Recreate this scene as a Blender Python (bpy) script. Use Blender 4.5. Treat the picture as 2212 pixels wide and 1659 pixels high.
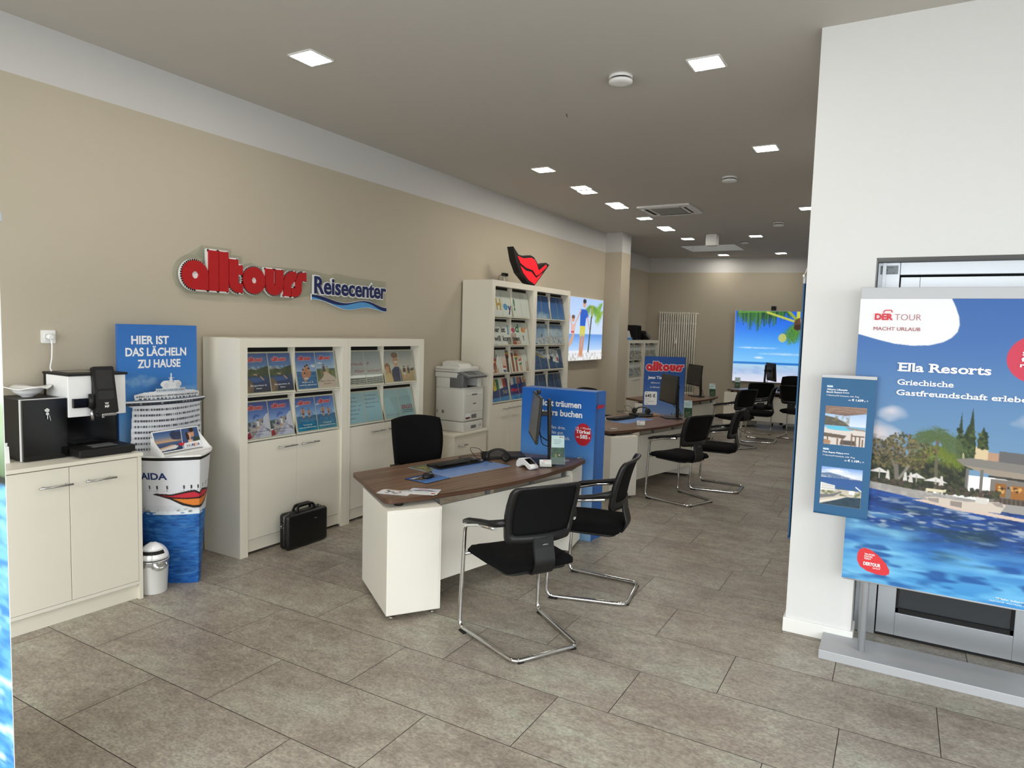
import bpy, bmesh, math, random
import numpy as np
from mathutils import Vector, Matrix

C = bpy.context.scene
COL = C.collection
for o in list(bpy.data.objects):
    bpy.data.objects.remove(o)

# ------------------------------------------------------------------ camera, world, daylight, exposure
cam_d = bpy.data.cameras.new('camera')
cam = bpy.data.objects.new('camera', cam_d)
COL.objects.link(cam)
RIGHT = Vector((0.8664, 0.4985, 0.0285)); DOWN = Vector((0.0641, -0.0543, -0.9965))
FWD = RIGHT.cross(DOWN).normalized(); DOWN = FWD.cross(RIGHT).normalized(); RIGHT.normalize()
cam.matrix_world = Matrix(((RIGHT.x, -DOWN.x, -FWD.x, 0), (RIGHT.y, -DOWN.y, -FWD.y, 0), (RIGHT.z, -DOWN.z, -FWD.z, 1.75), (0, 0, 0, 1)))
cam_d.sensor_width = 36.0
cam_d.lens = 23.734
cam_d.clip_start = 0.02
C.camera = cam

W = bpy.data.worlds.new('world'); C.world = W; W.use_nodes = True
wn = W.node_tree.nodes; bg = wn['Background']
bg.inputs[0].default_value = (0.9, 0.95, 1.0, 1); bg.inputs[1].default_value = 1.6

def area(name, loc, rot, sx, sy, power, col):
    d = bpy.data.lights.new(name, 'AREA'); d.shape = 'RECTANGLE'; d.size = sx; d.size_y = sy; d.energy = power; d.color = col
    o = bpy.data.objects.new(name, d); o.location = loc; o.rotation_euler = rot; COL.objects.link(o); return o
# daylight entering through the shop window behind the camera and the side window on its right
area('daylight_front', (-0.8, -2.05, 1.6), (math.radians(36), 0, 0), 6.6, 2.3, 520, (0.97, 0.985, 1.0))
area('daylight_side', (3.6, 1.1, 1.6), (math.radians(40), 0, math.radians(90)), 3.6, 2.3, 150, (0.97, 0.985, 1.0))
LED = 58.0      # strength of the ceiling panels
C.view_settings.view_transform = 'Standard'; C.view_settings.look = 'None'
C.view_settings.exposure = 0.0; C.view_settings.gamma = 1.0; C.view_settings.use_curve_mapping = False
C.cycles.max_bounces = 8; C.cycles.diffuse_bounces = 5; C.cycles.glossy_bounces = 4; C.cycles.transparent_max_bounces = 12
C.cycles.sample_clamp_indirect = 6.0; C.cycles.use_denoising = True
C.cycles.caustics_reflective = False; C.cycles.caustics_refractive = False

# ------------------------------------------------------------------ materials
def lin(c):
    return tuple(((v / 255) / 12.92 if v / 255 <= 0.04045 else ((v / 255 + 0.055) / 1.055) ** 2.4) for v in c)

def mat(name, c=(200, 200, 200), rough=0.5, metal=0.0, spec=0.4, emit=0.0, bump=None, coat=0.0):
    m = bpy.data.materials.new(name); m.use_nodes = True
    nt = m.node_tree; b = nt.nodes['Principled BSDF']
    col = (*lin(c), 1)
    b.inputs['Base Color'].default_value = col; b.inputs['Roughness'].default_value = rough
    b.inputs['Metallic'].default_value = metal; b.inputs['Specular IOR Level'].default_value = spec
    if coat: b.inputs['Coat Weight'].default_value = coat
    if emit: b.inputs['Emission Color'].default_value = col; b.inputs['Emission Strength'].default_value = emit
    if bump:
        sc, st = bump
        tc = nt.nodes.new('ShaderNodeTexCoord'); n = nt.nodes.new('ShaderNodeTexNoise'); bp = nt.nodes.new('ShaderNodeBump')
        n.inputs['Scale'].default_value = sc; n.inputs['Detail'].default_value = 3
        bp.inputs['Strength'].default_value = st; bp.inputs['Distance'].default_value = 0.004
        nt.links.new(tc.outputs['Object'], n.inputs['Vector']); nt.links.new(n.outputs['Fac'], bp.inputs['Height'])
        nt.links.new(bp.outputs['Normal'], b.inputs['Normal'])
    return m

def speckle(m, c1, c2, scale, detail=4, stretch=(1, 1, 1), lo=0.35, hi=0.65):
    nt = m.node_tree; b = nt.nodes['Principled BSDF']
    tc = nt.nodes.new('ShaderNodeTexCoord'); mp = nt.nodes.new('ShaderNodeMapping'); n = nt.nodes.new('ShaderNodeTexNoise'); r = nt.nodes.new('ShaderNodeValToRGB')
    mp.inputs['Scale'].default_value = stretch; n.inputs['Scale'].default_value = scale; n.inputs['Detail'].default_value = detail
    r.color_ramp.elements[0].position = lo; r.color_ramp.elements[1].position = hi
    r.color_ramp.elements[0].color = (*lin(c1), 1); r.color_ramp.elements[1].color = (*lin(c2), 1)
    nt.links.new(tc.outputs['Object'], mp.inputs['Vector']); nt.links.new(mp.outputs['Vector'], n.inputs['Vector'])
    nt.links.new(n.outputs['Fac'], r.inputs['Fac']); nt.links.new(r.outputs['Color'], b.inputs['Base Color'])
    return m

def clear(name, tint=(255, 255, 255), gloss=0.08, rough=0.02):
    m = bpy.data.materials.new(name); m.use_nodes = True; nt = m.node_tree; nt.nodes.clear()
    o = nt.nodes.new('ShaderNodeOutputMaterial'); mx = nt.nodes.new('ShaderNodeMixShader'); t = nt.nodes.new('ShaderNodeBsdfTransparent'); g = nt.nodes.new('ShaderNodeBsdfGlossy')
    t.inputs[0].default_value = (*lin(tint), 1); g.inputs['Roughness'].default_value = rough; mx.inputs[0].default_value = gloss
    nt.links.new(t.outputs[0], mx.inputs[1]); nt.links.new(g.outputs[0], mx.inputs[2]); nt.links.new(mx.outputs[0], o.inputs[0])
    return m

def print_mat(name, rough=0.5, emit=0.0, spec=0.3):
    m = mat(name, (255, 255, 255), rough, 0, spec); nt = m.node_tree; b = nt.nodes['Principled BSDF']
    a = nt.nodes.new('ShaderNodeVertexColor'); a.layer_name = 'Col'
    nt.links.new(a.outputs['Color'], b.inputs['Base Color'])
    if emit:
        nt.links.new(a.outputs['Color'], b.inputs['Emission Color']); b.inputs['Emission Strength'].default_value = emit
        b.inputs['Base Color'].default_value = (0, 0, 0, 1)
        nt.links.remove(b.inputs['Base Color'].links[0]); b.inputs['Base Color'].default_value = (0.02, 0.02, 0.02, 1)
    return m

M = {}
M['paper'] = print_mat('printed_paper', 0.55)
M['gloss'] = print_mat('printed_gloss', 0.28, 0, 0.4)
M['lit'] = print_mat('backlit_print', 0.3, 1.0)
M['cab'] = mat('cream_laminate', (231, 226, 211), 0.42, 0, 0.35)
M['cabedge'] = mat('cream_edge', (231, 227, 214), 0.45)
M['ped'] = mat('white_laminate', (240, 237, 226), 0.4, 0, 0.35)
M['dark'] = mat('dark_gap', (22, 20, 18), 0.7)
M['steel'] = mat('brushed_steel', (190, 190, 190), 0.28, 1.0)
M['chrome'] = mat('chrome', (215, 215, 215), 0.07, 1.0)
M['plastic'] = mat('black_plastic', (20, 20, 21), 0.42, 0, 0.4)
M['mesh'] = mat('black_mesh_fabric', (11, 11, 12), 0.8, 0, 0.15, bump=(900, 0.3))
M['fabric'] = mat('black_fabric', (13, 13, 15), 0.9, 0, 0.12, bump=(700, 0.4))
M['rubber'] = mat('black_rubber', (15, 15, 15), 0.7)
M['white'] = mat('white_plastic', (238, 238, 236), 0.35)
M['gwhite'] = mat('gloss_white', (244, 244, 244), 0.12, 0, 0.5)
M['gblack'] = mat('gloss_black', (7, 7, 9), 0.1, 0, 0.5)
M['mblack'] = mat('matt_black', (17, 16, 16), 0.5, 0, 0.4)
M['grey'] = mat('grey_plastic', (112, 114, 114), 0.45)
M['screen'] = mat('screen_glass', (34, 34, 35), 0.22, 0, 0.5)
M['alu'] = mat('anodised_aluminium', (178, 182, 186), 0.38, 0.75)
M['silver'] = mat('silver_paint', (176, 178, 182), 0.45, 0.1)
M['porcelain'] = mat('porcelain', (240, 240, 238), 0.12, 0, 0.5)
M['red'] = mat('logo_red', (176, 22, 26), 0.4)
M['navy'] = mat('logo_navy', (24, 36, 88), 0.4)
M['sky'] = mat('logo_blue', (84, 152, 208), 0.4)
M['txtw'] = mat('print_white', (245, 246, 248), 0.55)
M['txtk'] = mat('print_black', (28, 28, 32), 0.55)
M['txtr'] = mat('print_red', (206, 38, 56), 0.5)
M['txtdr'] = mat('print_dark_red', (150, 18, 42), 0.5)
M['txtn'] = mat('print_navy', (26, 44, 104), 0.5)
M['acrylic'] = clear('clear_acrylic', (250, 252, 250), 0.06)
M['glass'] = clear('window_glass', (240, 242, 241), 0.10)
M['wood'] = speckle(mat('walnut_laminate', (96, 66, 50), 0.33, 0, 0.45), (76, 53, 40), (138, 106, 83), 2.2, 7, (.55, 17, 17), 0.3, 0.7)
M['woodedge'] = speckle(mat('walnut_edge', (82, 55, 42), 0.4), (74, 50, 38), (104, 76, 58), 2.0, 5, (.6, .6, 60), 0.3, 0.7)
M['ceil'] = mat('ceiling_paint', (196, 192, 186), 0.9, 0, 0.1, bump=(120, 0.05))
M['wwhite'] = mat('white_wall_paint', (222, 222, 221), 0.85, 0, 0.15, bump=(260, 0.18))
M['skirt'] = mat('white_skirting', (236, 236, 232), 0.45)
M['led'] = mat('led_diffuser', (255, 248, 236), 0.5, emit=LED)
M['leather'] = mat('black_leather', (13, 12, 13), 0.38, 0, 0.45, bump=(60, 0.5))
M['blue'] = mat('display_blue', (58, 110, 184), 0.5)
M['tblue'] = mat('teal_blue_fabric', (40, 92, 134), 0.6)

def beige_wall():
    m = mat('beige_wall_paint', (190, 178, 150), 0.9, 0, 0.12, bump=(200, 0.22)); nt = m.node_tree; b = nt.nodes['Principled BSDF']
    g = nt.nodes.new('ShaderNodeNewGeometry'); s = nt.nodes.new('ShaderNodeSeparateXYZ'); gt = nt.nodes.new('ShaderNodeMath'); gt.operation = 'GREATER_THAN'; gt.inputs[1].default_value = 3.158
    mx = nt.nodes.new('ShaderNodeMix'); mx.data_type = 'RGBA'
    mx.inputs['A'].default_value = (*lin((186, 177, 159)), 1); mx.inputs['B'].default_value = (*lin((204, 203, 201)), 1)
    nt.links.new(g.outputs['Position'], s.inputs[0]); nt.links.new(s.outputs['Z'], gt.inputs[0]); nt.links.new(gt.outputs[0], mx.inputs['Factor'])
    nt.links.new(mx.outputs['Result'], b.inputs['Base Color'])
    return m
M['beige'] = beige_wall()

def floor_mat():
    m = mat('concrete_look_vinyl', (128, 120, 110), 0.42, 0, 0.35); nt = m.node_tree; b = nt.nodes['Principled BSDF']
    tc = nt.nodes.new('ShaderNodeTexCoord'); at = nt.nodes.new('ShaderNodeVertexColor'); at.layer_name = 'Col'
    mp = nt.nodes.new('ShaderNodeMapping'); mp.inputs['Scale'].default_value = (0.75, 1.25, 1)
    add = nt.nodes.new('ShaderNodeVectorMath'); add.operation = 'MULTIPLY_ADD'; add.inputs[1].default_value = (37, 37, 37)
    nt.links.new(tc.outputs['Object'], mp.inputs['Vector']); nt.links.new(at.outputs['Color'], add.inputs[0]); nt.links.new(mp.outputs['Vector'], add.inputs[2])
    def noise(sc, det, ro):
        n = nt.nodes.new('ShaderNodeTexNoise'); n.inputs['Scale'].default_value = sc; n.inputs['Detail'].default_value = det; n.inputs['Roughness'].default_value = ro
        nt.links.new(add.outputs[0], n.inputs['Vector']); return n
    def ramp(n, stops):
        r = nt.nodes.new('ShaderNodeValToRGB'); e = r.color_ramp.elements
        e[0].position, e[0].color = stops[0][0], (*lin(stops[0][1]), 1); e[1].position, e[1].color = stops[-1][0], (*lin(stops[-1][1]), 1)
        for p, c in stops[1:-1]:
            k = e.new(p); k.color = (*lin(c), 1)
        nt.links.new(n.outputs['Fac'], r.inputs['Fac']); return r
    r1 = ramp(noise(2.6, 5, 0.62), [(0.3, (134, 125, 117)), (0.45, (149, 141, 132)), (0.56, (157, 151, 142)), (0.7, (165, 166, 155))])
    r2 = ramp(noise(16, 8, 0.75), [(0.33, (150, 144, 136)), (0.5, (186, 186, 184)), (0.68, (216, 215, 208))])
    r3 = ramp(noise(75, 4, 0.7), [(0.34, (142, 138, 132)), (0.5, (188, 187, 185)), (0.66, (226, 224, 219))])
    r4 = ramp(noise(9, 9, 0.8), [(0.24, (104, 98, 92)), (0.36, (188, 187, 186)), (0.8, (196, 196, 192))])
    col = r1.outputs['Color']
    for r_, f_ in ((r2, 0.6), (r3, 0.6), (r4, 0.45)):
        ov = nt.nodes.new('ShaderNodeMix'); ov.data_type = 'RGBA'; ov.blend_type = 'OVERLAY'; ov.inputs['Factor'].default_value = f_
        nt.links.new(col, ov.inputs['A']); nt.links.new(r_.outputs['Color'], ov.inputs['B']); col = ov.outputs['Result']
    nt.links.new(col, b.inputs['Base Color'])
    return m
M['floor'] = floor_mat()

# ------------------------------------------------------------------ mesh helpers
class MB:
    def __init__(s): s.bm = bmesh.new(); s.mats = []
    def mi(s, m):
        m = M[m] if isinstance(m, str) else m
        if m not in s.mats: s.mats.append(m)
        return s.mats.index(m)
    def _fin(s, faces, m, smooth=False):
        i = s.mi(m)
        for f in faces: f.material_index = i; f.smooth = smooth
    def box(s, x0, x1, y0, y1, z0, z1, m, bev=0.0, X=None, seg=2):
        x0, x1 = min(x0, x1), max(x0, x1); y0, y1 = min(y0, y1), max(y0, y1); z0, z1 = min(z0, z1), max(z0, z1)
        t = Matrix.Translation(((x0 + x1) / 2, (y0 + y1) / 2, (z0 + z1) / 2)) @ Matrix.Diagonal((x1 - x0, y1 - y0, z1 - z0, 1))
        if X is not None: t = X @ t
        before = set(s.bm.faces) if bev else None
        r = bmesh.ops.create_cube(s.bm, size=1, matrix=t)
        fs = {f for v in r['verts'] for f in v.link_faces}
        s._fin(fs, m)
        if bev:
            es = list({e for v in r['verts'] for e in v.link_edges})
            r2 = bmesh.ops.bevel(s.bm, geom=es, offset=bev, segments=seg, affect='EDGES', profile=0.5)
            s._fin([f for f in s.bm.faces if f not in before], m, seg > 2)
        return s
    def prism(s, pts, z0, z1, m, X=None, smooth=False, side=None):
        X = X or Matrix.Identity(4)
        a = [s.bm.verts.new(X @ Vector((p[0], p[1], z0))) for p in pts]; b = [s.bm.verts.new(X @ Vector((p[0], p[1], z1))) for p in pts]
        n = len(pts); fs = [s.bm.faces.new(a[::-1]), s.bm.faces.new(b)]
        s._fin(fs, m)
        sd = [s.bm.faces.new((a[i], a[(i + 1) % n], b[(i + 1) % n], b[i])) for i in range(n)]
        s._fin(sd, side or m, smooth)
        return s
    def ring(s, outer, inner, z0, z1, m, X=None):
        X = X or Matrix.Identity(4); n = len(outer)
        V = [[s.bm.verts.new(X @ Vector((p[0], p[1], z))) for p in L] for L in (outer, inner) for z in (z0, z1)]
        o0, o1, i0, i1 = V; fs = []
        for k in range(n):
            j = (k + 1) % n
            for q in ((o1[k], o1[j], i1[j], i1[k]), (o0[j], o0[k], i0[k], i0[j]), (o0[k], o0[j], o1[j], o1[k]), (i0[j], i0[k], i1[k], i1[j])):
                fs.append(s.bm.faces.new(q))
        s._fin(fs, m); return s
    def sweep(s, pts, prof, m, closed=False, up=None, smooth=True):
        pts = [Vector(p) for p in pts]; n = len(pts); rings = []
        def tan(i):
            a = pts[(i - 1) % n] if (closed or i > 0) else pts[i]; b = pts[(i + 1) % n] if (closed or i < n - 1) else pts[i]
            return (b - a).normalized()
        t = tan(0); ref = Vector(up) if up else (Vector((0, 0, 1)) if abs(t.z) < 0.9 else Vector((1, 0, 0)))
        nrm = (ref - t * ref.dot(t)).normalized()
        for i in range(n):
            t = tan(i)
            if up: nrm = Vector(up) - t * Vector(up).dot(t)
            else: nrm = nrm - t * nrm.dot(t)
            nrm = nrm.normalized() if nrm.length > 1e-6 else Vector((1, 0, 0))
            bn = t.cross(nrm)
            rings.append([s.bm.verts.new(pts[i] + bn * p[0] + nrm * p[1]) for p in prof])
        k = len(prof); fs = []
        for i in range(n if closed else n - 1):
            A, B = rings[i], rings[(i + 1) % n]
            for j in range(k): fs.append(s.bm.faces.new((A[j], A[(j + 1) % k], B[(j + 1) % k], B[j])))
        s._fin(fs, m, smooth)
        if not closed: s._fin([s.bm.faces.new(rings[0][::-1]), s.bm.faces.new(rings[-1])], m)
        return s
    def tube(s, pts, r, m, n=10, closed=False):
        return s.sweep(pts, [(r * math.cos(2 * math.pi * j / n), r * math.sin(2 * math.pi * j / n)) for j in range(n)], m, closed)
    def lathe(s, prof, m, n=24, X=None, smooth=True):
        X = X or Matrix.Identity(4); rings = []
        for r, z in prof:
            rings.append([s.bm.verts.new(X @ Vector((r * math.cos(2 * math.pi * j / n), r * math.sin(2 * math.pi * j / n), z))) for j in range(n)])
        fs = []
        for A, B in zip(rings, rings[1:]):
            for j in range(n): fs.append(s.bm.faces.new((A[j], A[(j + 1) % n], B[(j + 1) % n], B[j])))
        s._fin(fs, m, smooth)
        s._fin([s.bm.faces.new(rings[0][::-1]), s.bm.faces.new(rings[-1])], m); return s
    def face(s, pts, m, smooth=False):
        s._fin([s.bm.faces.new([s.bm.verts.new(Vector(p)) for p in pts])], m, smooth); return s
    def shell(s, fn, nu, nv, th, m, smooth=True):
        """closed slab: fn(u, v) -> (point, normal)"""
        top, bot = [], []
        for i in range(nu + 1):
            a, b = [], []
            for j in range(nv + 1):
                p, nn = fn(i / nu, j / nv); a.append(s.bm.verts.new(Vector(p) + Vector(nn) * th / 2)); b.append(s.bm.verts.new(Vector(p) - Vector(nn) * th / 2))
            top.append(a); bot.append(b)
        fs = []
        for i in range(nu):
            for j in range(nv):
                fs.append(s.bm.faces.new((top[i][j], top[i + 1][j], top[i + 1][j + 1], top[i][j + 1])))
                fs.append(s.bm.faces.new((bot[i][j], bot[i][j + 1], bot[i + 1][j + 1], bot[i + 1][j])))
        for i in range(nu):
            fs.append(s.bm.faces.new((top[i][0], bot[i][0], bot[i + 1][0], top[i + 1][0]))); fs.append(s.bm.faces.new((top[i][nv], top[i + 1][nv], bot[i + 1][nv], bot[i][nv])))
        for j in range(nv):
            fs.append(s.bm.faces.new((top[0][j], top[0][j + 1], bot[0][j + 1], bot[0][j]))); fs.append(s.bm.faces.new((top[nu][j], bot[nu][j], bot[nu][j + 1], top[nu][j + 1])))
        s._fin(fs, m, smooth); return s
    def build(s, name, parent=None, fix=True):
        me = bpy.data.meshes.new(name)
        if fix: bmesh.ops.recalc_face_normals(s.bm, faces=s.bm.faces)
        s.bm.to_mesh(me); s.bm.free()
        for m in s.mats: me.materials.append(m)
        o = bpy.data.objects.new(name, me); COL.objects.link(o)
        if parent is not None: o.parent = parent
        return o

def fillet(pts, r, n=5):
    pts = [Vector(p) for p in pts]; out = [pts[0]]
    for a, b, c in zip(pts, pts[1:], pts[2:]):
        u = (a - b).normalized(); v = (c - b).normalized(); ang = u.angle(v); d = min(r / math.tan(ang / 2), (a - b).length * 0.48, (c - b).length * 0.48)
        p0, p1 = b + u * d, b + v * d
        for k in range(n + 1):
            t = k / n; out.append((1 - t) ** 2 * p0 + 2 * t * (1 - t) * b + t * t * p1)
    out.append(pts[-1]); return out

def rrect(x0, x1, y0, y1, r, n=5):
    o = []
    for cx, cy, a in ((x1 - r, y0 + r, -90), (x1 - r, y1 - r, 0), (x0 + r, y1 - r, 90), (x0 + r, y0 + r, 180)):
        for k in range(n + 1):
            t = math.radians(a + 90 * k / n); o.append((cx + r * math.cos(t), cy + r * math.sin(t)))
    return o

def frame(P, U, V):
    """matrix whose x axis is U, y axis is V, z = U x V, at P"""
    U = Vector(U).normalized(); V = Vector(V).normalized(); N = U.cross(V)
    return Matrix(((U.x, V.x, N.x, P[0]), (U.y, V.y, N.y, P[1]), (U.z, V.z, N.z, P[2]), (0, 0, 0, 1)))

def tag(o, label=None, cat=None, group=None, kind=None):
    if label: o['label'] = label
    if cat: o['category'] = cat
    if group: o['group'] = group
    if kind: o['kind'] = kind
    return o

def thing(name, label, cat, loc=(0, 0, 0), rz=0.0, group=None):
    o = bpy.data.objects.new(name, None); COL.objects.link(o); o.location = loc; o.rotation_euler = (0, 0, rz); o.empty_display_size = 0.1
    return tag(o, label, cat, group)

def copy_tree(o, parent=None):
    c = o.copy(); COL.objects.link(c)
    if parent is not None: c.parent = parent
    for ch in list(o.children): copy_tree(ch, c)
    return c

_font = bpy.data.curves.new('lettering', 'FONT'); _fo = bpy.data.objects.new('lettering', _font)
def glyphs(txt, bold=0.0, spacing=1.0):
    _font.body = txt; _font.size = 1.0; _font.offset = bold; _font.space_character = spacing; _font.resolution_u = 3
    me = _fo.to_mesh(); vs = [v.co.copy() for v in me.vertices]; fs = [tuple(p.vertices) for p in me.polygons]; _fo.to_mesh_clear(); return vs, fs
_hv, _ = glyphs('H'); CAPH = max(v.y for v in _hv)
SERIF = {'E': 'bL bt tL', 'l': 'bC bt tL', 'r': 'bL bw tL', 'i': 'bC bt', 'h': 'bL bt bR bt tL', 'n': 'bL bt bR bt xL', 'R': 'bL bw bR bt tL', 'f': 'bC bw', 'd': 'bR bh', 'u': 'xL', 't': '', 'm': 'bL bR xL'}

def text(mb, txt, X, cap, m, bold=0.0, width=None, align='L', depth=0.0, z=0.0, spacing=1.0, slab=False):
    """lettering in the local XY plane of X, baseline at its origin"""
    vs, fs = glyphs(txt, bold, spacing)
    if not vs: return
    s = cap / CAPH; x0 = min(v.x for v in vs); x1 = max(v.x for v in vs); k = s if width is None else width / (x1 - x0)
    off = {'L': 0.0, 'C': -(x1 - x0) * k / 2, 'R': -(x1 - x0) * k}[align]
    i = mb.mi(m)
    if depth:
        bt = [mb.bm.verts.new(X @ Vector(((v.x - x0) * k + off, v.y * s, z))) for v in vs]
        tp = [mb.bm.verts.new(X @ Vector(((v.x - x0) * k + off, v.y * s, z + depth))) for v in vs]
        cnt = {}
        for f in fs:
            q = mb.bm.faces.new([tp[a] for a in f]); q.material_index = i
            for a, b in zip(f, f[1:] + f[:1]): cnt[(a, b)] = 1
        for a, b in cnt:
            if (b, a) not in cnt: mb.bm.faces.new((bt[a], bt[b], tp[b], tp[a])).material_index = i
    else:
        tp = [mb.bm.verts.new(X @ Vector(((v.x - x0) * k + off, v.y * s, z))) for v in vs]
        for f in fs: mb.bm.faces.new([tp[a] for a in f]).material_index = i
    if slab:      # slab feet on the stems, found from the outline of each letter
        pos = 0.0
        for n, ch in enumerate(txt):
            if ch == ' ' or ch not in SERIF: continue
            va, _ = glyphs(txt[:n + 1], bold, spacing); vb, _ = glyphs(ch, bold, spacing)
            w = max(v.x for v in vb) - min(v.x for v in vb); r = max(v.x for v in va); l = r - w; h = max(v.y for v in vb); st = 0.115; t = 0.075
            spec = SERIF[ch]
            def bar(cx, y, half):
                a, b = (cx - half - x0) * k + off, (cx + half - x0) * k + off
                mb.bm.faces.new([mb.bm.verts.new(X @ Vector((px, py * s, z + .0004))) for px, py in ((a, y), (b, y), (b, y + t), (a, y + t))]).material_index = i
            lx, rx = l + st / 2, r - st / 2
            if 'bL' in spec: bar(lx, 0, 0.14)
            if 'bR' in spec: bar(rx, 0, 0.14)
            if 'bC' in spec: bar((l + r) / 2 if ch != 'f' else l + w * 0.48, 0, 0.15)
            if 'tL' in spec: bar(lx - 0.05, h - t, 0.1)
            if 'xL' in spec: bar(lx - 0.05, h - t, 0.1)
    return mb
# ------------------------------------------------------------------ printed pictures: drawn as colour fields, carried by fine meshes
def vnoise(w, h, fx, fy, seed):
    g = np.random.RandomState(seed).rand(int(fy) + 2, int(fx) + 2)
    x = np.linspace(0, fx, w, endpoint=False); y = np.linspace(0, fy, h, endpoint=False)
    xi, yi = x.astype(int), y.astype(int); u, v = (x - xi)[None, :], (y - yi)[:, None]
    u = u * u * (3 - 2 * u); v = v * v * (3 - 2 * v)
    a = g[yi][:, xi]; b = g[yi][:, xi + 1]; c = g[yi + 1][:, xi]; d = g[yi + 1][:, xi + 1]
    return (a * (1 - u) + b * u) * (1 - v) + (c * (1 - u) + d * u) * v

class Pic:
    def __init__(s, w, h, c=(255, 255, 255), ss=True):
        if ss: w, h = w * 2, h * 2
        s.w, s.h = w, h; s.a = np.empty((h, w, 3)); s.a[:] = c; s.m = np.ones((h, w), bool)
        s.X, s.Y = np.meshgrid((np.arange(w)) / (w - 1), (np.arange(h)) / (h - 1))
    def put(s, mask, c, al=1.0):
        al = (mask * al)[..., None]; s.a = s.a * (1 - al) + np.asarray(c, float) * al; return s
    def grad(s, y0, y1, stops, x0=0, x1=1):
        t = np.clip((s.Y - y0) / (y1 - y0), 0, 1); n = len(stops) - 1
        k = np.minimum((t * n).astype(int), n - 1); f = (t * n - k)[..., None]; st = np.array(stops, float)
        c = st[k] * (1 - f) + st[k + 1] * f; mask = (s.Y >= y0) & (s.Y <= y1) & (s.X >= x0) & (s.X <= x1)
        s.a[mask] = c[mask]; return s
    def inside(s, pts):
        r = np.zeros(s.X.shape, bool); n = len(pts)
        for i in range(n):
            (x0, y0), (x1, y1) = pts[i], pts[(i + 1) % n]
            if y0 == y1: continue
            r ^= ((s.Y >= min(y0, y1)) & (s.Y < max(y0, y1)) & (s.X < x0 + (s.Y - y0) * (x1 - x0) / (y1 - y0)))
        return r
    def poly(s, pts, c, al=1.0): return s.put(s.inside(pts), c, al)
    def rect(s, x0, y0, x1, y1, c, al=1.0): return s.put((s.X >= x0) & (s.X < x1) & (s.Y >= y0) & (s.Y < y1), c, al)
    def ell(s, cx, cy, rx, ry, c, al=1.0): return s.put(((s.X - cx) / rx) ** 2 + ((s.Y - cy) / ry) ** 2 < 1, c, al)
    def puff(s, cx, cy, rx, ry, c, al=1.0, seed=1):
        d = ((s.X - cx) / rx) ** 2 + ((s.Y - cy) / ry) ** 2
        n = vnoise(s.w, s.h, 12, 22, seed) * .6 + vnoise(s.w, s.h, 30, 50, seed + 5) * .4
        return s.put(np.clip((1 - d) * 1.4 - (1 - n) * 1.0, 0, 1), c, al)
    def line(s, x0, y0, x1, y1, wd, c, al=1.0):
        ar = s.h / s.w; dx, dy = x1 - x0, (y1 - y0) * ar; L = max(dx * dx + dy * dy, 1e-9)
        t = np.clip(((s.X - x0) * dx + (s.Y - y0) * ar * dy) / L, 0, 1)
        d = np.hypot(s.X - x0 - t * dx, (s.Y - y0) * ar - t * dy); return s.put(d < wd / 2, c, al)
    def mott(s, mask, c, fx, fy, seed, amp=1.0, lo=0.45, hi=0.75):
        n = vnoise(s.w, s.h, fx, fy, seed) * 0.65 + vnoise(s.w, s.h, fx * 2.3, fy * 2.3, seed + 7) * 0.35
        return s.put(mask * np.clip((n - lo) / (hi - lo), 0, 1), c, amp)
    def box(s, x0, y0, x1, y1): return (s.X >= x0) & (s.X < x1) & (s.Y >= y0) & (s.Y < y1)
    def blobs(s, x0, y0, x1, y1, n, r, cols, seed, al=0.9):
        R = random.Random(seed)
        for _ in range(n):
            x, y = R.uniform(x0, x1), R.uniform(y0, y1); q = r * R.uniform(0.5, 1.3); s.ell(x, y, q, q * s.w / s.h, R.choice(cols), al)
        return s
    def frond(s, x, y, dx, dy, droop, wd, c, c2, n=22):
        """a feathered palm leaf: a curved rib with tapering leaflets hanging on both sides"""
        px, py = x, y; ar = s.w / s.h
        for k in range(1, n + 1):
            t = k / n; qx, qy = x + dx * t, y + dy * t + droop * t * t; ex, ey = qx - px, (qy - py) / ar; L = math.hypot(ex, ey) or 1; ex, ey = ex / L, ey / L
            ll = wd * 2.6 * math.sin(math.pi * (t * .85 + .12)) * (.8 + .4 * ((k * 37) % 7) / 7)
            for sg in (-1, 1):
                vx, vy = ex * .6 - sg * ey * .7, ey * .6 + sg * ex * .7 + .35
                s.poly([(px, py), (qx, qy), (qx + vx * ll, qy + vy * ll * ar)], c if (k + sg) % 3 else c2, .95)
            s.line(px, py, qx, qy, wd * .12, c2); px, py = qx, qy
        return s
    def crop(s, x0, y0, x1, y1):
        a = s.a[int(y0 * s.h):int(y1 * s.h), int(x0 * s.w):int(x1 * s.w)]; p = Pic(a.shape[1], a.shape[0], ss=False); p.a = a.copy(); return p
    def sea(s, y0, y1, c0, c1, dark, light, seed=3, fx=10, fy=40):
        s.grad(y0, y1, [c0, c1]); k = s.box(0, y0, 1.01, y1)
        s.mott(k, dark, fx, fy, seed, 0.55); s.mott(k, light, fx, fy * 1.2, seed + 3, 0.4, 0.55, 0.8); return s

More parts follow.
